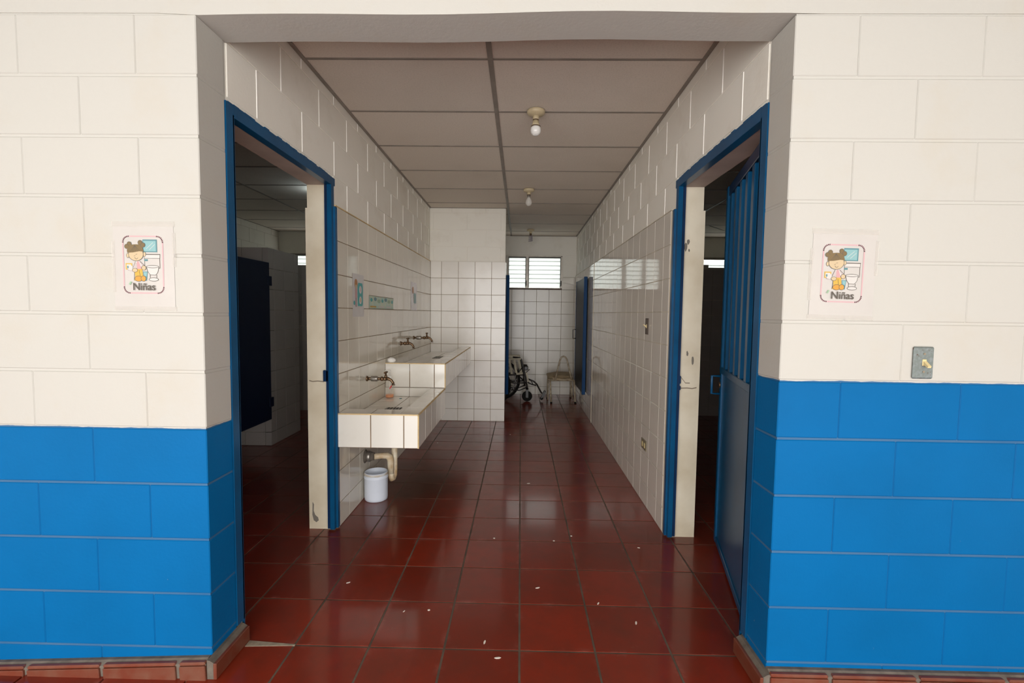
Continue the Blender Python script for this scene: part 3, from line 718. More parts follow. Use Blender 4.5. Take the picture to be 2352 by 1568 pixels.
# ------------------------------------------------------------------ faucets
def faucet(y, z, rot, coupling, label):
    x = XL+0.011
    t = tag(empty('faucet', (x, y, z), rot, True), label, 'faucet', 'brass garden taps over the basins')
    B().lathe([(0.019, 0.0), (0.019, 0.006), (0.013, 0.012)], (0, 0, 0), 'x', 14).build('wall_flange', M['brass'], t)
    l0 = 0.0
    if coupling:
        B().tube([(0.01, 0, 0), (0.035, 0, 0)], 0.011, 10).build('nipple', M['brass'], t)
        B().lathe([(0.017, 0.03), (0.019, 0.034), (0.019, 0.075), (0.016, 0.08)], (0, 0, 0), 'x', 8).build('coupling', M['steel'], t); l0 = 0.07
    B().tube([(l0+0.0, 0, 0), (l0+0.03, 0, 0)], 0.011, 10).lathe([(0.012, l0+0.028), (0.016, l0+0.034), (0.016, l0+0.045), (0.012, l0+0.05)], (0, 0, 0), 'x', 8).tube([(l0+0.045, 0, 0), (l0+0.07, 0, 0)], [0.012, 0.014], 10).build('body', M['brass'], t)
    B().tube([(l0+0.065, 0, 0.0), (l0+0.085, 0, 0.001), (l0+0.103, 0, -0.008), (l0+0.115, 0, -0.024), (l0+0.119, 0, -0.036)], [0.013, 0.012, 0.010, 0.009, 0.010], 10).lathe([(0.012, -0.036), (0.013, -0.030)], (l0+0.119, 0, -0.008), 'z', 10).build('spout', M['brass'], t)
    B().lathe([(0.010, 0.0), (0.011, 0.014), (0.007, 0.018), (0.006, 0.034)], (l0+0.066, 0, 0.008), 'z', 10).build('bonnet', M['brass'], t)
    c = Vector((l0+0.066, 0, 0.046)); hb = B().lathe([(0.006, -0.006), (0.009, 0.0), (0.006, 0.007)], c, 'z', 10)
    hb.tube([c+Vector((0, -0.024, 0)), c+Vector((0, 0.024, 0))], [0.006, 0.006], 8)
    for s in (-1, 1): hb.lathe([(0.003, -0.007), (0.008, -0.004), (0.008, 0.004), (0.003, 0.007)], c+Vector((0, s*0.024, 0)), 'z', 8)
    hb.build('handle', M['brass'], t)
    return t
faucet(1.681, 0.836, 0.0, True, 'brass tap with a grey coupling over the near basin')
faucet(2.624, 1.026, 0.0, False, 'brass tap over the front of the far basin')
faucet(3.135, 1.052, 0.0, True, 'brass tap nearest the partition over the far basin')

# ------------------------------------------------------------------ things on the basins and under them
bx, by, bz = -1.000, 2.060, 0.6335
t = tag(empty('soap_bottle', (bx, by, bz)), 'clear pump bottle with orange soap left, standing in the near basin', 'bottle')
B().lathe([(0.030, 0.0), (0.033, 0.004), (0.033, 0.105), (0.029, 0.128), (0.016, 0.146), (0.013, 0.150)], (bx, by, bz), 'z', 20).build('bottle_body', M['clear'], t)
B().lathe([(0.028, 0.003), (0.030, 0.006), (0.030, 0.026)], (bx, by, bz), 'z', 18).build('liquid', M['orange'], t)
B().lathe([(0.016, 0.146), (0.017, 0.150), (0.017, 0.168), (0.010, 0.172)], (bx, by, bz), 'z', 16).build('collar', M['pump'], t)
B().lathe([(0.0165, 0.146), (0.0178, 0.148), (0.0165, 0.150)], (bx, by, bz), 'z', 16).build('collar_ring', M['steel'], t)
B().lathe([(0.006, 0.170), (0.005, 0.205), (0.010, 0.207), (0.011, 0.216), (0.004, 0.219)], (bx, by, bz), 'z', 12).tube([(bx+0.01, by, bz+0.212), (bx-0.030, by-0.006, bz+0.213), (bx-0.036, by-0.007, bz+0.207)], [0.006, 0.005, 0.004], 8).build('pump_head', M['pump'], t)
B().tube([(bx, by, bz+0.03), (bx, by, bz+0.15)], 0.0025, 6).build('dip_tube', M['pump'], t)
b = B()
pts = [(bx+0.0335*math.sin(a), by-0.0335*math.cos(a)) for a in [0.25+0.15*k for k in range(5)]]
for k, ((xa, ya), (xb, yb)) in enumerate(zip(pts, pts[1:])): b.flat([(xa, ya, bz+0.068+0.006*k), (xb, yb, bz+0.074+0.006*k), (xb, yb, bz+0.090+0.006*k), (xa, ya, bz+0.084+0.006*k)])
b.build('printed_label', M['red'], t)
b = B(); bmesh.ops.create_icosphere(b.bm, subdivisions=3, radius=1.0)
for v in b.bm.verts:
    n = v.co.copy(); k = 1+0.10*math.sin(5*n.x+2*n.y)*math.cos(4*n.z+n.x*3)
    v.co = Vector((-1.015+n.x*0.034*k, 2.168+n.y*0.026*k, 0.902+max(n.z, -0.55)*0.026*k+0.0143))
for f in b.bm.faces: f.smooth = True
tag(b.build('soap_lump', M['soapw']), 'white lump of soap on the front edge of the far basin', 'soap')
b = B(); 
tag(B().lathe([(0.010, 0.0), (0.011, 0.002), (0.006, 0.004)], (-0.905, 2.03, 0.632), 'z', 10).build('bottle_cap', M['aqua_d']), 'tiny teal cap beside the soap bottle in the near basin', 'cap')
# waste pipe
wp = tag(empty('waste_pipe', (XL+0.01, 1.66, 0.10)), 'stained white waste pipe elbowing into the wall under the near basin', 'pipe')
px_, py_ = -0.895, 1.70
B().lathe([(0.050, 0.0), (0.046, 0.004), (0.034, 0.010), (0.032, 0.030)], (XL+0.010, 1.640, 0.290), 'x', 16).build('wall_flange', M['mortar'], wp)
B().lathe([(0.036, 0.018), (0.038, 0.022), (0.038, 0.038), (0.034, 0.042)], (XL+0.010, 1.640, 0.290), 'x', 14).build('clamp_ring', M['steel'], wp)
B().lathe([(0.033, 0.040), (0.029, 0.052), (0.026, 0.066)], (XL+0.010, 1.640, 0.290), 'x', 14).build('reducer', M['mortar'], wp)
arc = [(XL+0.07, 1.640, 0.288), (-0.95, 1.672, 0.286), (-0.917, 1.690, 0.282), (-0.898, py_-0.006, 0.268), (-0.892, py_-0.004, 0.245), (-0.891, py_-0.004, 0.15)]
B().tube(arc, [0.021, 0.021, 0.024, 0.026, 0.025, 0.023], 12).build('elbow', M['pvc'], wp)
B().tube([(-0.891, py_-0.004, 0.17), (-0.890, py_-0.002, 0.130), (-0.888, py_+0.006, 0.110), (-0.884, py_+0.026, 0.106), (-0.880, py_+0.045, 0.125), (-0.879, py_+0.05, 0.17), (-0.879, py_+0.05, 0.497)], 0.022, 12).build('trap', M['pvc'], wp)
# bucket
bk = tag(empty('bucket', (-0.968, 1.602, 0.0)), 'small open pale blue plastic bucket on the floor under the waste pipe', 'bucket')
B().lathe([(0.070, 0.0), (0.077, 0.004), (0.079, 0.02), (0.080, 0.155), (0.083, 0.160), (0.083, 0.163), (0.080, 0.166), (0.078, 0.198), (0.074, 0.198), (0.075, 0.165), (0.074, 0.012), (0.068, 0.008)], (-0.968, 1.602, 0.0), 'z', 32).build('bucket_body', M['bucket'], bk)
B().lathe([(0.079, 0.178), (0.0815, 0.181), (0.0815, 0.189), (0.079, 0.193)], (-0.968, 1.602, 0.0), 'z', 32, cap=False).build('rim_band', M['bucket_scuff'], bk)

# ------------------------------------------------------------------ ceiling lamps
def lamp(x, y, kind, label):
    t = tag(empty('ceiling_lamp', (x, y, ZC)), label, 'lamp', 'bare bulb holders along the corridor ceiling')
    z = ZC-0.001
    B().lathe([(0.020, -0.034), (0.030, -0.028), (0.048, -0.024), (0.055, -0.016), (0.055, -0.002), (0.050, 0.0)], (x, y, z), 'z', 24).build('ceiling_rose', M['cream_fix'], t)
    B().lathe([(0.017, -0.055), (0.019, -0.05), (0.020, -0.030)], (x, y, z), 'z', 16).build('socket', M['cream_fix'], t)
    if kind == 'cfl':
        B().lathe([(0.014, -0.085), (0.017, -0.08), (0.017, -0.055)], (x, y, z), 'z', 14).build('ballast', M['dark_ring'], t)
        pts = [(x+0.026*math.cos(a), y+0.026*math.sin(a), z-0.085-0.085*a/(2*math.pi*3.5)) for a in [k*2*math.pi*3.5/48 for k in range(49)]]
        B().tube(pts, 0.007, 6).build('spiral_bulb', M['cfl'], t)
        return t
    B().lathe([(0.0178, -0.060), (0.0185, -0.057), (0.0178, -0.054)], (x, y, z), 'z', 16).build('ring', M['dark_ring'], t)
    if kind == 'opal':
        B().lathe([(0.028, -0.094), (0.021, -0.080), (0.017, -0.060)], (x, y, z), 'z', 16).build('bulb_neck', M['cream_fix'], t)
        B().lathe([(0.0285, -0.098), (0.0295, -0.095), (0.0285, -0.092)], (x, y, z), 'z', 18).build('ring', M['dark_ring'], t)
        B().lathe([(0.004, -0.150), (0.016, -0.147), (0.027, -0.137), (0.032, -0.122), (0.031, -0.106), (0.027, -0.096)], (x, y, z), 'z', 20).build('bulb', M['bulb'], t)
    else:
        B().lathe([(0.016, -0.078), (0.017, -0.060)], (x, y, z), 'z', 14).build('bulb_neck', M['steel'], t)
        B().lathe([(0.004, -0.165), (0.018, -0.160), (0.029, -0.146), (0.032, -0.130), (0.028, -0.110), (0.018, -0.090), (0.015, -0.078)], (x, y, z), 'z', 20).build('bulb', M['bulb_clear'], t)
        B().tube([(x, y, z-0.08), (x, y, z-0.11)], 0.004, 6).build('bulb_stem', M['bulb'], t)
    return t
lamp(0.105, 1.345, 'opal', 'opal bulb in a cream holder, nearest the entrance')
lamp(0.094, 3.16, 'clear', 'clear bulb in a cream holder, middle of the corridor ceiling')
lamp(0.160, 5.42, 'cfl', 'spiral energy-saving bulb hanging before the back window')
ll = tag(empty('ceiling_lamp', (-2.10, 3.40, 2.585)), 'lit bulb glowing on the ceiling of the left room', 'lamp')
B().lathe([(0.02, -0.03), (0.05, -0.02), (0.05, 0.0)], (-2.10, 3.40, 2.584), 'z', 18).build('ceiling_rose', M['cream_fix'], ll)
B().lathe([(0.004, -0.11), (0.022, -0.10), (0.028, -0.08), (0.018, -0.045), (0.015, -0.03)], (-2.10, 3.40, 2.584), 'z', 16).build('bulb', M['lit'], ll)

# ------------------------------------------------------------------ switches and socket
t = tag(empty('light_switch', (1.382, 0.0, 1.105)), 'rusty metal switch plate with a cream toggle on the front wall', 'switch')
B().box((1.349, -0.010, 1.106), (1.416, 0.001, 1.214)).bevel(0.004).build('plate', M['rust'], t)
B().box((1.376, -0.0125, 1.150), (1.389, -0.009, 1.172)).bevel(0.001).build('toggle_slot', M['ivory'], t)
B().prism([(1.378, -0.011, 1.167), (1.378, -0.011, 1.155), (1.378, -0.030, 1.145), (1.378, -0.032, 1.151)], (0.011, 0, 0)).build('toggle', M['ivory'], t)
for z in (1.130, 1.190): B().lathe([(0.0035, -0.0025), (0.0035, 0.0)], (1.382, -0.0095, z), 'y', 10).build('screw', M['crack'], t)
t = tag(empty('light_switch', (XR-0.012, 1.637, 1.175)), 'narrow brown switch plate with a cream toggle on the right tiled wall', 'switch')
B().box((XR-0.010, 1.603, 1.177), (XR-0.017, 1.671, 1.287)).bevel(0.002).build('plate', M['brown_plate'], t)
B().box((XR-0.017, 1.630, 1.220), (XR-0.019, 1.645, 1.246)).prism([(XR-0.018, 1.633, 1.236), (XR-0.040, 1.633, 1.246), (XR-0.038, 1.633, 1.239), (XR-0.018, 1.633, 1.224)], (0, 0.010, 0)).build('toggle', M['ivory'], t)
t = tag(empty('wall_socket', (XR-0.012, 1.627, 0.37)), 'tarnished double socket plate low on the right tiled wall', 'socket')
B().box((XR-0.010, 1.565, 0.378), (XR-0.018, 1.69, 0.448)).bevel(0.003).build('plate', M['gold_plate'], t)
for y in (1.597, 1.650): B().box((XR-0.018, y-0.012, 0.395), (XR-0.021, y+0.012, 0.431)).bevel(0.002).build('outlet', M['ivory'], t)

# ------------------------------------------------------------------ small litter on the floor
FL = [(1135, 1236, 0, 'white fleck on the floor, leftmost of three level with the right door jamb'),
      (1272, 1242, 0, 'white fleck on the floor, middle of three level with the right door jamb'),
      (1312, 1231, 0, 'white fleck on the floor, rightmost of three level with the right door jamb'),
      (1235, 1350, 20, 'short white petal alone in the middle of a floor tile at the centre'),
      (1374, 1386, 60, 'slanted white petal touching a tile joint right of the centre'),
      (1461, 1431, 75, 'largest upright white petal on the floor, right of the centre'),
      (1143, 1511, 5, 'flat white petal nearest the bottom edge of the picture'),
      (1113, 1475, 80, 'thin upright white petal near the bottom, left of the centre joint'),
      (928, 1404, 60, 'slanted white petal on the floor tiles left of the centre'),
      (985, 1401, 0, 'tiny white speck beside the slanted petal on the left floor tiles'),
      (1214, 1110, 10, 'small white fleck on the shiny floor in the middle of the corridor'),
      (1005, 1017, 0, 'tiny white fleck on the floor beside the near wash basin'),
      (800, 1338, 30, 'pale petal on the floor in front of the left door jamb'),
      (1467, 1258, -15, 'pale petal on the floor in front of the right door jamb'),
      (1172, 998, 0, 'tiny white fleck farthest down the corridor floor')]
FGRP = 'white petal flecks scattered on the red floor'
for px, py, a, lab in FL:
    d = ray(px, py); p = CAM+d*(-CAM.z/d.z); s = random.uniform(0.006, 0.013) if a else 0.006
    b = B(); ca, sa = math.cos(math.radians(a)), math.sin(math.radians(a))
    pts = [(-1, 0), (-0.4, -0.28), (0.5, -0.3), (1, 0), (0.5, 0.3), (-0.4, 0.28)] if a else [(math.cos(q), 0.8*math.sin(q)) for q in [k*math.pi/3 for k in range(6)]]
    b.prism([(p.x+s*(u*ca-v*sa), p.y+s*(u*sa+v*ca), 0.0006) for u, v in pts], (0, 0, 0.0016))
    tag(b.build('petal_fleck', M['fleck']), lab, 'litter', FGRP)
# ------------------------------------------------------------------ paper notices
def art(o_x, o_z, y, w, h, tilt, crop, name, label):
    """front wall poster: crop = (x0, y0, scale, px corners) of the drawing on the sheet"""
    t = tag(empty(name, (o_x+w/2, y, o_z-h)), label, 'poster', 'girls toilet notices on the front wall')
    cs_, sn_ = math.cos(tilt), math.sin(tilt); cxm, czm = o_x+w/2, o_z-h/2
    def P(u, v, k):       # u, v in 0..1 across and down the sheet, k = layer
        x, z = (u-0.5)*w, (0.5-v)*h
        return (cxm+x*cs_-z*sn_, y-0.0012-0.00014*k, czm+x*sn_+z*cs_)
    n = 14
    b = B()               # the plastic sleeve, a little wavy
    grid = [[b.bm.verts.new((lambda q: (q[0], q[1]-0.0002+0.0003*math.sin(9*i/n+2*j/n)*math.sin(5*j/n), q[2]))(P(i/n, j/n, 0))) for j in range(n+1)] for i in range(n+1)]
    for i in range(n):
        for j in range(n): b.bm.faces.new((grid[i][j], grid[i+1][j], grid[i+1][j+1], grid[i][j+1])).smooth = True
    b.build('sheet', M['paper'], t)
    U0, V0, US, VS = crop
    Q = lambda x, yy, k: P((x-U0)/US, (yy-V0)/VS, k)
    names = ['pink', 'skin', 'hair', 'line', 'yellow', 'orange_p', 'aqua', 'aqua_d', 'white_p', 'pink2', 'mauve', 'lime', 'red']
    mats = [M[q] for q in names]; ix = {q: i for i, q in enumerate(names)}
    b = B(); lay = [6.0]
    def poly(pts, m):
        lay[0] += 0.15; b.flat([Q(x, yy, lay[0]) for x, yy in pts], ix[m])
    def ell(x, yy, rx, ry, m, a0=0, a1=360, k=20):
        poly([(x+rx*math.cos(math.radians(a0+(a1-a0)*q/k)), yy+ry*math.sin(math.radians(a0+(a1-a0)*q/k))) for q in range(k if a1-a0 == 360 else k+1)], m)
    def stroke(pts, wd, m):
        lay[0] += 0.15
        for (xa, ya), (xb, yb) in zip(pts, pts[1:]):
            dx, dy = xb-xa, yb-ya; l = math.hypot(dx, dy) or 1; nx, ny = -dy/l*wd/2, dx/l*wd/2; ex, ey = dx/l*wd*0.3, dy/l*wd*0.3
            b.flat([Q(xa+nx-ex, ya+ny-ey, lay[0]), Q(xa-nx-ex, ya-ny-ey, lay[0]), Q(xb-nx+ex, yb-ny+ey, lay[0]), Q(xb+nx+ex, yb+ny+ey, lay[0])], ix[m])
    def oell(x, yy, rx, ry, m, lw=7):
        ell(x, yy, rx+lw/2, ry+lw/2, 'line'); ell(x, yy, rx-lw/2, ry-lw/2, m)
    def rrect(x0, y0, x1, y1, r):
        out = []
        for cx_, cy_, a in ((x1-r, y0+r, -90), (x1-r, y1-r, 0), (x0+r, y1-r, 90), (x0+r, y0+r, 180)):
            out += [(cx_+r*math.cos(math.radians(a+q*15)), cy_+r*math.sin(math.radians(a+q*15))) for q in range(7)]
        return out
    fr_ = rrect(298, 300, 960, 1222, 95); stroke(fr_+[fr_[0]], 22, 'pink')
    poly([(628, 350), (868, 350), (868, 556), (628, 556)], 'aqua_d'); poly([(640, 372), (848, 372), (848, 540), (640, 540)], 'aqua')
    stroke([(690, 500), (800, 400)], 6, 'white_p'); stroke([(740, 515), (830, 430)], 6, 'white_p')
    # toilet
    stroke([(655, 655), (655, 800)], 7, 'line'); stroke([(905, 655), (908, 812), (885, 815)], 7, 'line')
    poly([(650, 590), (912, 590), (908, 655), (652, 655)], 'white_p'); stroke([(650, 592), (912, 592)], 13, 'line'); stroke([(912, 590), (908, 655), (650, 655), (650, 590)], 6, 'line')
    poly([(648, 670), (708, 670), (708, 700), (648, 700)], 'aqua_d')
    poly([(690, 800), (885, 800), (862, 900), (830, 925), (750, 925), (715, 890)], 'white_p')
    stroke([(682, 800), (700, 870), (745, 925), (830, 928), (868, 885), (888, 800)], 7, 'line')
    oell(785, 790, 102, 20, 'white_p', 8)
    stroke([(738, 925), (740, 975)], 7, 'line'); stroke([(850, 925), (848, 975)], 7, 'line'); oell(798, 998, 78, 28, 'white_p', 8)
    # bin, paper roll
    poly([(622, 870), (700, 870), (682, 1020), (640, 1020)], 'aqua_d'); poly([(630, 880), (692, 880), (680, 950), (640, 940)], 'aqua')
    poly([(335, 738), (445, 738), (445, 840), (335, 840)], 'yellow'); poly([(352, 756), (428, 756), (428, 824), (352, 824)], 'white_p'); ell(410, 815, 44, 48, 'white_p'); stroke([(372, 790), (372, 850), (430, 862)], 6, 'mauve'); ell(372, 800, 14, 22, 'aqua_d')
    # girl
    ell(378, 612, 26, 40, 'line'); ell(378, 612, 20, 34, 'skin'); ell(655, 590, 26, 40, 'line'); ell(655, 590, 20, 34, 'skin')
    poly([(480, 830), (610, 820), (625, 960), (640, 1020), (472, 1020), (490, 950)], 'yellow')
    stroke([(482, 860), (472, 1015)], 6, 'line'); stroke([(560, 850), (575, 950)], 6, 'line')
    oell(545, 988, 62, 45, 'orange_p', 7); oell(628, 985, 42, 45, 'orange_p', 7)
    poly([(505, 705), (575, 705), (600, 830), (530, 830)], 'pink2')
    poly([(505, 705), (525, 705), (525, 815), (470, 830), (462, 800)], 'white_p'); poly([(560, 705), (590, 712), (650, 775), (610, 805), (590, 790)], 'white_p')
    for q in range(4):
        stroke([(495-8*q, 735+22*q), (524, 740+20*q)], 8, 'mauve'); stroke([(580+9*q, 725+17*q), (600+14*q, 715+17*q)], 8, 'mauve')
    stroke([(505, 705), (462, 805)], 6, 'line'); stroke([(575, 705), (650, 772)], 6, 'line')
    oell(490, 850, 44, 32, 'skin', 6); oell(640, 812, 36, 38, 'skin', 6)
    ell(515, 590, 128, 112, 'line'); ell(515, 590, 121, 105, 'skin')
    stroke([(495, 640), (505, 662), (525, 668), (548, 650)], 6, 'line'); stroke([(482, 622), (505, 612)], 5, 'line'); stroke([(512, 596), (538, 590)], 5, 'line')
    for x, yy in ((408, 425), (365, 465), (590, 402), (638, 440)): ell(x, yy, 38, 40, 'line'); ell(x, yy, 32, 34, 'hair')
    poly([(372, 568), (368, 520), (392, 468), (450, 435), (510, 430), (575, 432), (625, 470), (648, 540), (640, 548), (575, 542), (470, 562)], 'hair')
    for q in range(6): stroke([(500, 445), (420+32*q, 555-4*q)], 4, 'line')
    for x, yy in ((400, 1075), (415, 1050)): ell(x, yy, 18, 14, 'lime')
    if 'red' in crop_extra.get(name+label[:4], ''): ell(950, 760, 16, 20, 'red')
    b.build('printed_picture', mats, t)
    # the word
    cu = bpy.data.curves.new('word', 'FONT'); cu.body = 'Ni\u00f1as'; cu.size = 1.0; cu.offset = 0.012
    tmp = bpy.data.objects.new('word', cu); COL.objects.link(tmp); bpy.context.view_layer.update()
    me = bpy.data.meshes.new_from_object(tmp.evaluated_get(bpy.context.evaluated_depsgraph_get())); bpy.data.objects.remove(tmp)
    xs_ = [v.co.x for v in me.vertices]; ys_ = [v.co.y for v in me.vertices]; x0, x1, y0, y1 = min(xs_), max(xs_), min(ys_), max(ys_)
    c0 = Vector(Q(645, 1175, 32))
    for v in me.vertices:
        v.co = Vector(Q(462+(v.co.x-x0)/(x1-x0)*368, 1178-(v.co.y-y0)/(y1-y0)*120, 32))-c0
    for p in me.polygons: p.material_index = 0
    me.materials.clear()
    link('lettering', me, M['line'], t, c0)
    # clear tape along the edges
    for u0, v0, u1, v1 in ((-0.02, -0.03, 1.02, 0.03), (-0.02, 0.97, 1.02, 1.02), (-0.03, 0.2, 0.02, 0.8), (0.98, 0.1, 1.03, 0.5)):
        B().prism([P(u0, v0, 5), P(u1, v0, 5), P(u1, v1, 5), P(u0, v1, 5)], (0, -0.0003, 0)).build('clear_tape', M['sleeve'], t)
    return t
crop_extra = {}
# sheet corners in the zoomed crop: left sheet spans 135..1145 x 100..1480
art(-1.372, 1.598, 0.0, 0.210, 0.290, 0.0, (135, 100, 1010, 1385), 'notice', 'laminated NIÑAS notice on the left front wall beside the left jamb')
art(0.998, 1.594, 0.0, 0.212, 0.287, -0.018, (118, 85, 1045, 1400), 'notice', 'laminated NIÑAS notice on the right front wall above the rusty switch')

# notices on the left tiled wall (x = constant): v along y, down z
XW = XL+0.0125
def wall_sheet(name, y0, y1, z0, z1, mat, label):
    t = tag(empty(name, (XW, (y0+y1)/2, z0)), label, 'poster')
    n = 8; b = B()
    g = [[b.bm.verts.new((XW+0.0008*math.sin(i*1.7+j), y0+(y1-y0)*i/n, z0+(z1-z0)*j/n)) for j in range(n+1)] for i in range(n+1)]
    for i in range(n):
        for j in range(n): b.bm.faces.new((g[i][j], g[i+1][j], g[i+1][j+1], g[i][j+1])).smooth = True
    b.build('sheet', mat, t); return t
def wprint(t, pts, mat, k, name='printed_shape'):
    B().prism([(XW+0.0012+0.0004*k, y, z) for y, z in pts], (0.0003, 0, 0)).build(name, mat, t)
def el(cy, cz, ry, rz, n=16): return [(cy+ry*math.cos(2*math.pi*q/n), cz+rz*math.sin(2*math.pi*q/n)) for q in range(n)]
t = wall_sheet('hygiene_notice', 1.408, 1.625, 1.275, 1.556, M['paper_g'], 'laminated sheet with a brown haired figure and teal panel, nearest the left door frame')
wprint(t, [(1.50, 1.36), (1.505, 1.345), (1.59, 1.345), (1.602, 1.36), (1.602, 1.475), (1.59, 1.50), (1.515, 1.50), (1.50, 1.48)], M['teal'], 0)
wprint(t, el(1.553, 1.455, 0.024, 0.026), M['paper_g'], 1); wprint(t, el(1.553, 1.385, 0.024, 0.026), M['paper_g'], 1)
wprint(t, [(1.546, 1.445), (1.560, 1.445), (1.556, 1.478), (1.550, 1.478)], M['mauve'], 2); wprint(t, el(1.553, 1.385, 0.013, 0.015), M['skin'], 2)
wprint(t, el(1.470, 1.492, 0.026, 0.030), M['brown'], 1); wprint(t, [(1.452, 1.40), (1.488, 1.40), (1.484, 1.465), (1.456, 1.465)], M['pink2'], 1)
wprint(t, el(1.470, 1.472, 0.017, 0.014), M['skin'], 2); wprint(t, [(1.462, 1.34), (1.480, 1.34), (1.482, 1.40), (1.458, 1.40)], M['mauve'], 1); wprint(t, el(1.437, 1.365, 0.014, 0.014), M['teal'], 1)
t = wall_sheet('hygiene_notice', 1.740, 2.375, 1.333, 1.426, M['green_pic'], 'long low strip poster with a green picture, between the two upright sheets')
for q in range(7): wprint(t, el(1.79+0.09*q, 1.395+0.008*math.sin(q*2), 0.025+0.008*(q % 3), 0.014), (M['teal'], M['aqua_d'], M['lime'])[q % 3], 0)
wprint(t, [(1.735, 1.327), (2.38, 1.329), (2.38, 1.334), (1.735, 1.332)], M['crack'], 0, 'border'); wprint(t, [(1.735, 1.424), (2.38, 1.420), (2.38, 1.424), (1.735, 1.428)], M['crack'], 0, 'border')
for q in range(3): wprint(t, [(1.76+0.2*q, 1.34), (1.90+0.2*q, 1.34), (1.90+0.2*q, 1.352), (1.76+0.2*q, 1.352)], M['yellow'] if q == 0 else M['white_p'], 1)
t = wall_sheet('hygiene_notice', 3.02, 3.28, 1.328, 1.61, M['crinkle'], 'crinkled plastic covered sheet nearest the partition')
wprint(t, el(3.10, 1.53, 0.03, 0.035), M['brown'], 0); wprint(t, [(3.14, 1.40), (3.24, 1.40), (3.24, 1.50), (3.14, 1.50)], M['aqua'], 0); wprint(t, [(3.06, 1.36), (3.22, 1.36), (3.22, 1.38), (3.06, 1.38)], M['paper_g'], 0)

# ------------------------------------------------------------------ wheelchair in the alcove (faces right)
wc = tag(empty('wheelchair', (0.0, 5.15, 0.0)), 'old black wheelchair with cream straps in the rear alcove', 'wheelchair')
def ring(c, r, rr_, n=40, m=8):
    return [(c[0]+r*math.cos(2*math.pi*k/n), c[1], c[2]+r*math.sin(2*math.pi*k/n)) for k in range(n)]
def big_wheel(c):
    w = B().tube(ring(c, 0.290, 0), 0.018, 8, True).build('rear_wheel', M['rubber'], wc)
    q = B().tube(ring(c, 0.268, 0), 0.009, 6, True); q.build('wheel_rim', M['black'], w)
    B().tube(ring((c[0], c[1]-0.045, c[2]), 0.235, 0), 0.009, 6, True).build('push_rim', M['grey_rim'], w)
    s = B().lathe([(0.025, -0.04), (0.03, -0.02), (0.03, 0.02), (0.02, 0.04)], c, 'y', 12)
    for k in range(14):
        a = 2*math.pi*k/14; s.tube([(c[0], c[1], c[2]), (c[0]+0.265*math.cos(a), c[1], c[2]+0.265*math.sin(a))], 0.003, 5)
    s.build('spokes', M['black'], w)
big_wheel((-0.270, 5.44, 0.309)); big_wheel((-0.400, 4.84, 0.309))
def caster(x, y):
    w = B().lathe([(0.06, -0.016), (0.075, -0.014), (0.078, 0.0), (0.075, 0.014), (0.06, 0.016)], (x, y, 0.079), 'y', 20).build('front_caster', M['rubber'], wc)
    f = B().box((x-0.018, y-0.026, 0.06), (x+0.018, y-0.018, 0.20)).box((x-0.018, y+0.018, 0.06), (x+0.018, y+0.026, 0.20)).box((x-0.018, y-0.026, 0.18), (x+0.018, y+0.026, 0.20))
    f.tube([(x, y, 0.2), (x-0.01, y, 0.26)], 0.014, 8); f.build('caster_fork', M['black'], w)
caster(0.140, 5.36); caster(0.135, 4.95) if False else None
for dy, nm in ((5.36, 'side_frame'), (5.56, 'side_frame')):
    o = 0.0 if dy < 5.5 else -0.03
    f = B().tube([(0.135+o, dy, 0.20), (0.115+o, dy, 0.36), (0.085+o, dy, 0.48), (0.045+o, dy, 0.63), (0.02+o, dy, 0.655), (-0.08+o, dy, 0.66)], 0.012, 8)
    f.tube([(0.12+o, dy, 0.28), (-0.05+o, dy, 0.27), (-0.25+o, dy, 0.33)], 0.010, 8).tube([(0.11+o, dy, 0.40), (-0.25+o, dy, 0.39)], 0.011, 8)
    f.tube([(0.07+o, dy, 0.52), (0.0, dy, 0.42), (-0.03, dy, 0.33)], 0.008, 8).tube([(0.13+o, dy, 0.21), (0.03+o, dy, 0.165), (-0.10+o, dy, 0.17)], 0.009, 8)
    f.tube([(-0.25+o, dy, 0.33), (-0.30, dy, 0.64), (-0.36, dy, 0.85)], 0.012, 8)
    f.build('side_frame', M['black'], wc)
B().tube([(0.10, 5.34, 0.29), (-0.05, 5.6, 0.42)], 0.008, 6).tube([(0.09, 5.58, 0.29), (-0.04, 5.36, 0.42)], 0.008, 6).build('cross_brace', M['black'], wc)
for k in range(3):
    x = -0.150+0.072*k
    B().prism([(x, 5.350, 0.625), (x+0.034, 5.350, 0.625), (x+0.075, 5.372, 0.405), (x+0.041, 5.372, 0.405)], (0, 0.006, 0)).build('strap', M['strap'], wc)
B().prism([(-0.21, 5.336, 0.618), (0.045, 5.336, 0.628), (0.045, 5.348, 0.650), (-0.21, 5.348, 0.640)], (0, 0.02, 0)).build('strap_rail', M['strap'], wc)
B().box((-0.21, 5.37, 0.648), (0.025, 5.46, 0.690)).bevel(0.006).build('arm_cushion', M['strap'], wc)
B().prism([(-0.02, 5.345, 0.398), (0.072, 5.345, 0.408), (0.072, 5.345, 0.436), (-0.02, 5.345, 0.424)], (0, 0.03, 0)).build('lower_strap', M['strap'], wc)
B().prism([(0.112, 5.34, 0.440), (0.138, 5.34, 0.440), (0.168, 5.34, 0.300), (0.148, 5.34, 0.296)], (0, 0.012, 0)).build('side_strap', M['strap'], wc)
B().prism([(0.085, 5.37, 0.490), (0.150, 5.37, 0.478), (0.135, 5.42, 0.535), (0.085, 5.42, 0.540)], (0, 0, 0.012)).build('armrest_pad', M['black'], wc)
B().box((0.088, 5.35, 0.468), (0.150, 5.45, 0.530)).bevel(0.01).build('control_box', M['black'], wc)
B().tube([(0.12, 5.34, 0.435), (0.165, 5.33, 0.478)], 0.005, 6).lathe([(0.008, 0), (0.008, 0.012)], (0.165, 5.33, 0.474), 'z', 8).build('brake_lever', M['black'], wc)
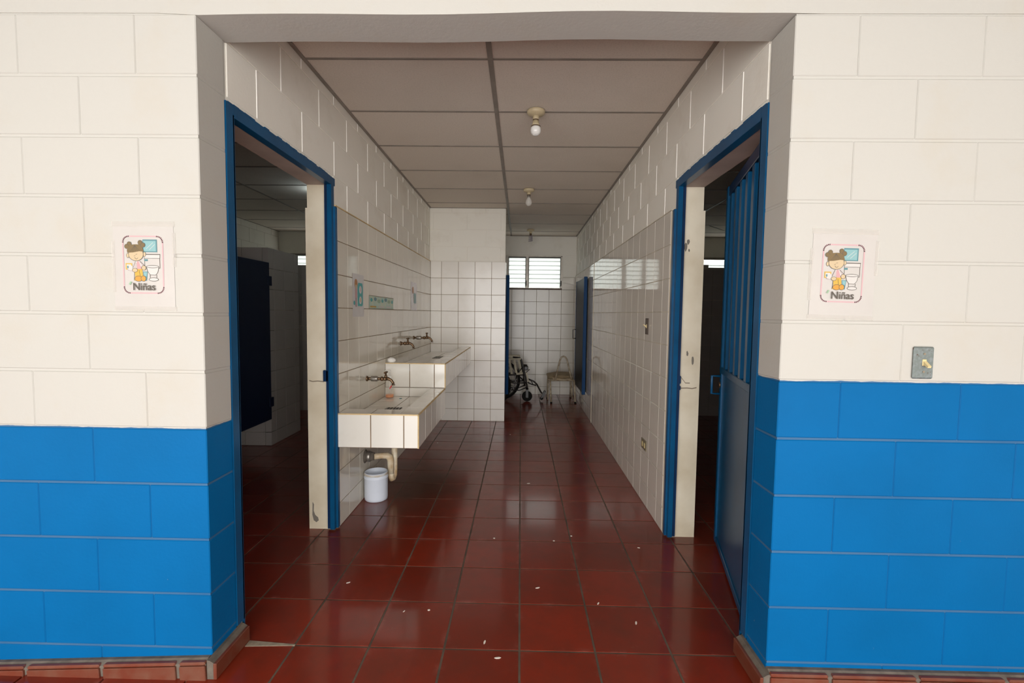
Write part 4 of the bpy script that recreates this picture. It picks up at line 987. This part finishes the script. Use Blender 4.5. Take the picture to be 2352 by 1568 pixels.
lg = B().tube([(0.155, 5.36, 0.335), (0.24, 5.37, 0.300), (0.285, 5.38, 0.255), (0.34, 5.40, 0.150), (0.362, 5.41, 0.115)], 0.012, 8)
lg.tube([(0.145, 5.36, 0.288), (0.21, 5.37, 0.255), (0.275, 5.38, 0.240)], 0.010, 8).tube([(0.19, 5.365, 0.318), (0.225, 5.37, 0.262)], 0.007, 6).build('leg_rest', M['black'], wc)
B().prism([(0.345, 5.36, 0.048), (0.390, 5.36, 0.064), (0.422, 5.36, 0.150), (0.395, 5.36, 0.162), (0.372, 5.36, 0.118)], (0, 0.075, 0)).build('footplate', M['black'], wc)
B().lathe([(0.022, -0.02), (0.026, 0.0), (0.022, 0.02)], (0.36, 5.40, 0.042), 'y', 12).build('footplate_stop', M['rubber'], wc)

# ------------------------------------------------------------------ small school chair in the alcove
ch = tag(empty('school_chair', (0.66, 5.45, 0.0)), 'small worn metal chair with bare hoop back in the rear alcove', 'chair')
Z = 0.335
legs = [((0.494, 5.235), (0.474, 5.255)), ((0.850, 5.262), (0.828, 5.275)), ((0.458, 5.60), (0.460, 5.585)), ((0.822, 5.70), (0.812, 5.60))]
for (xa, ya), (xb, yb) in legs: 
    l = B().tube([(xa, ya, 0.004), (xb, yb, Z)], 0.0125, 8).build('leg', M['chair_paint'], ch)
    B().lathe([(0.015, 0.0), (0.015, 0.022)], (xa, ya, 0.0), 'z', 10).build('foot_cap', M['rubber'], l)
for xa, ya, xb, yb in ((0.472, 5.36, 0.457, 5.40), (0.806, 5.45, 0.80, 5.42)):
    B().tube([(xa-0.02 if xa < 0.6 else xa+0.02, ya, 0.03), (xb, yb, Z)], 0.010, 8).build('stay', M['chair_paint'], ch)
B().tube([(0.474, 5.255, Z), (0.828, 5.275, Z+0.003), (0.812, 5.60, Z), (0.460, 5.585, Z)], 0.012, 8, True).build('seat_frame', M['chair_paint'], ch)
b = B(); n = 8
top = [[b.bm.verts.new((0.440+0.375*i/n, 5.265+0.35*j/n, Z+0.020+0.040*(j/n)+0.018*math.sin(math.pi*i/n)*(-1 if j < 3 else 1)+0.022*(i/n)*(j/n))) for j in range(n+1)] for i in range(n+1)]
bot = [[b.bm.verts.new(v.co-Vector((0, 0, 0.010))) for v in r_] for r_ in top]
for i in range(n):
    for j in range(n):
        b.bm.faces.new((top[i][j], top[i+1][j], top[i+1][j+1], top[i][j+1])); b.bm.faces.new((bot[i][j+1], bot[i+1][j+1], bot[i+1][j], bot[i][j]))
for i in range(n):
    for A, Bq in ((top[i][0], top[i+1][0]), (top[i+1][n], top[i][n])):
        pass
rim = [(i, 0) for i in range(n)]+[(n, j) for j in range(n)]+[(n-i, n) for i in range(n)]+[(0, n-j) for j in range(n)]
for (i, j), (k, l) in zip(rim, rim[1:]+rim[:1]): b.bm.faces.new((top[k][l], top[i][j], bot[i][j], bot[k][l]))
b.build('seat', M['plywood'], ch)
B().prism([(0.52, 5.258, Z+0.012), (0.80, 5.262, Z+0.014), (0.80, 5.262, Z+0.035), (0.66, 5.258, Z+0.024), (0.50, 5.256, Z+0.048)], (0, 0.012, 0)).build('seat_edge', M['plywood'], ch)
hp = [(0.547, 5.250, Z+0.005), (0.560, 5.248, Z+0.06), (0.580, 5.243, Z+0.16), (0.600, 5.238, Z+0.26), (0.616, 5.236, Z+0.315), (0.636, 5.234, Z+0.348), (0.662, 5.233, Z+0.360), (0.690, 5.234, Z+0.348), (0.712, 5.236, Z+0.315), (0.728, 5.238, Z+0.26), (0.752, 5.243, Z+0.16), (0.778, 5.248, Z+0.06), (0.790, 5.250, Z+0.005)]
B().tube(hp, 0.012, 8).build('hoop_back', M['chair_paint'], ch)

# string across the right room
tag(B().tube([(2.30, 4.2, 2.40), (3.1, 5.4, 2.52)], 0.004, 5).build('clothesline', M['string']), 'white string slanting under the ceiling of the right room', 'string')
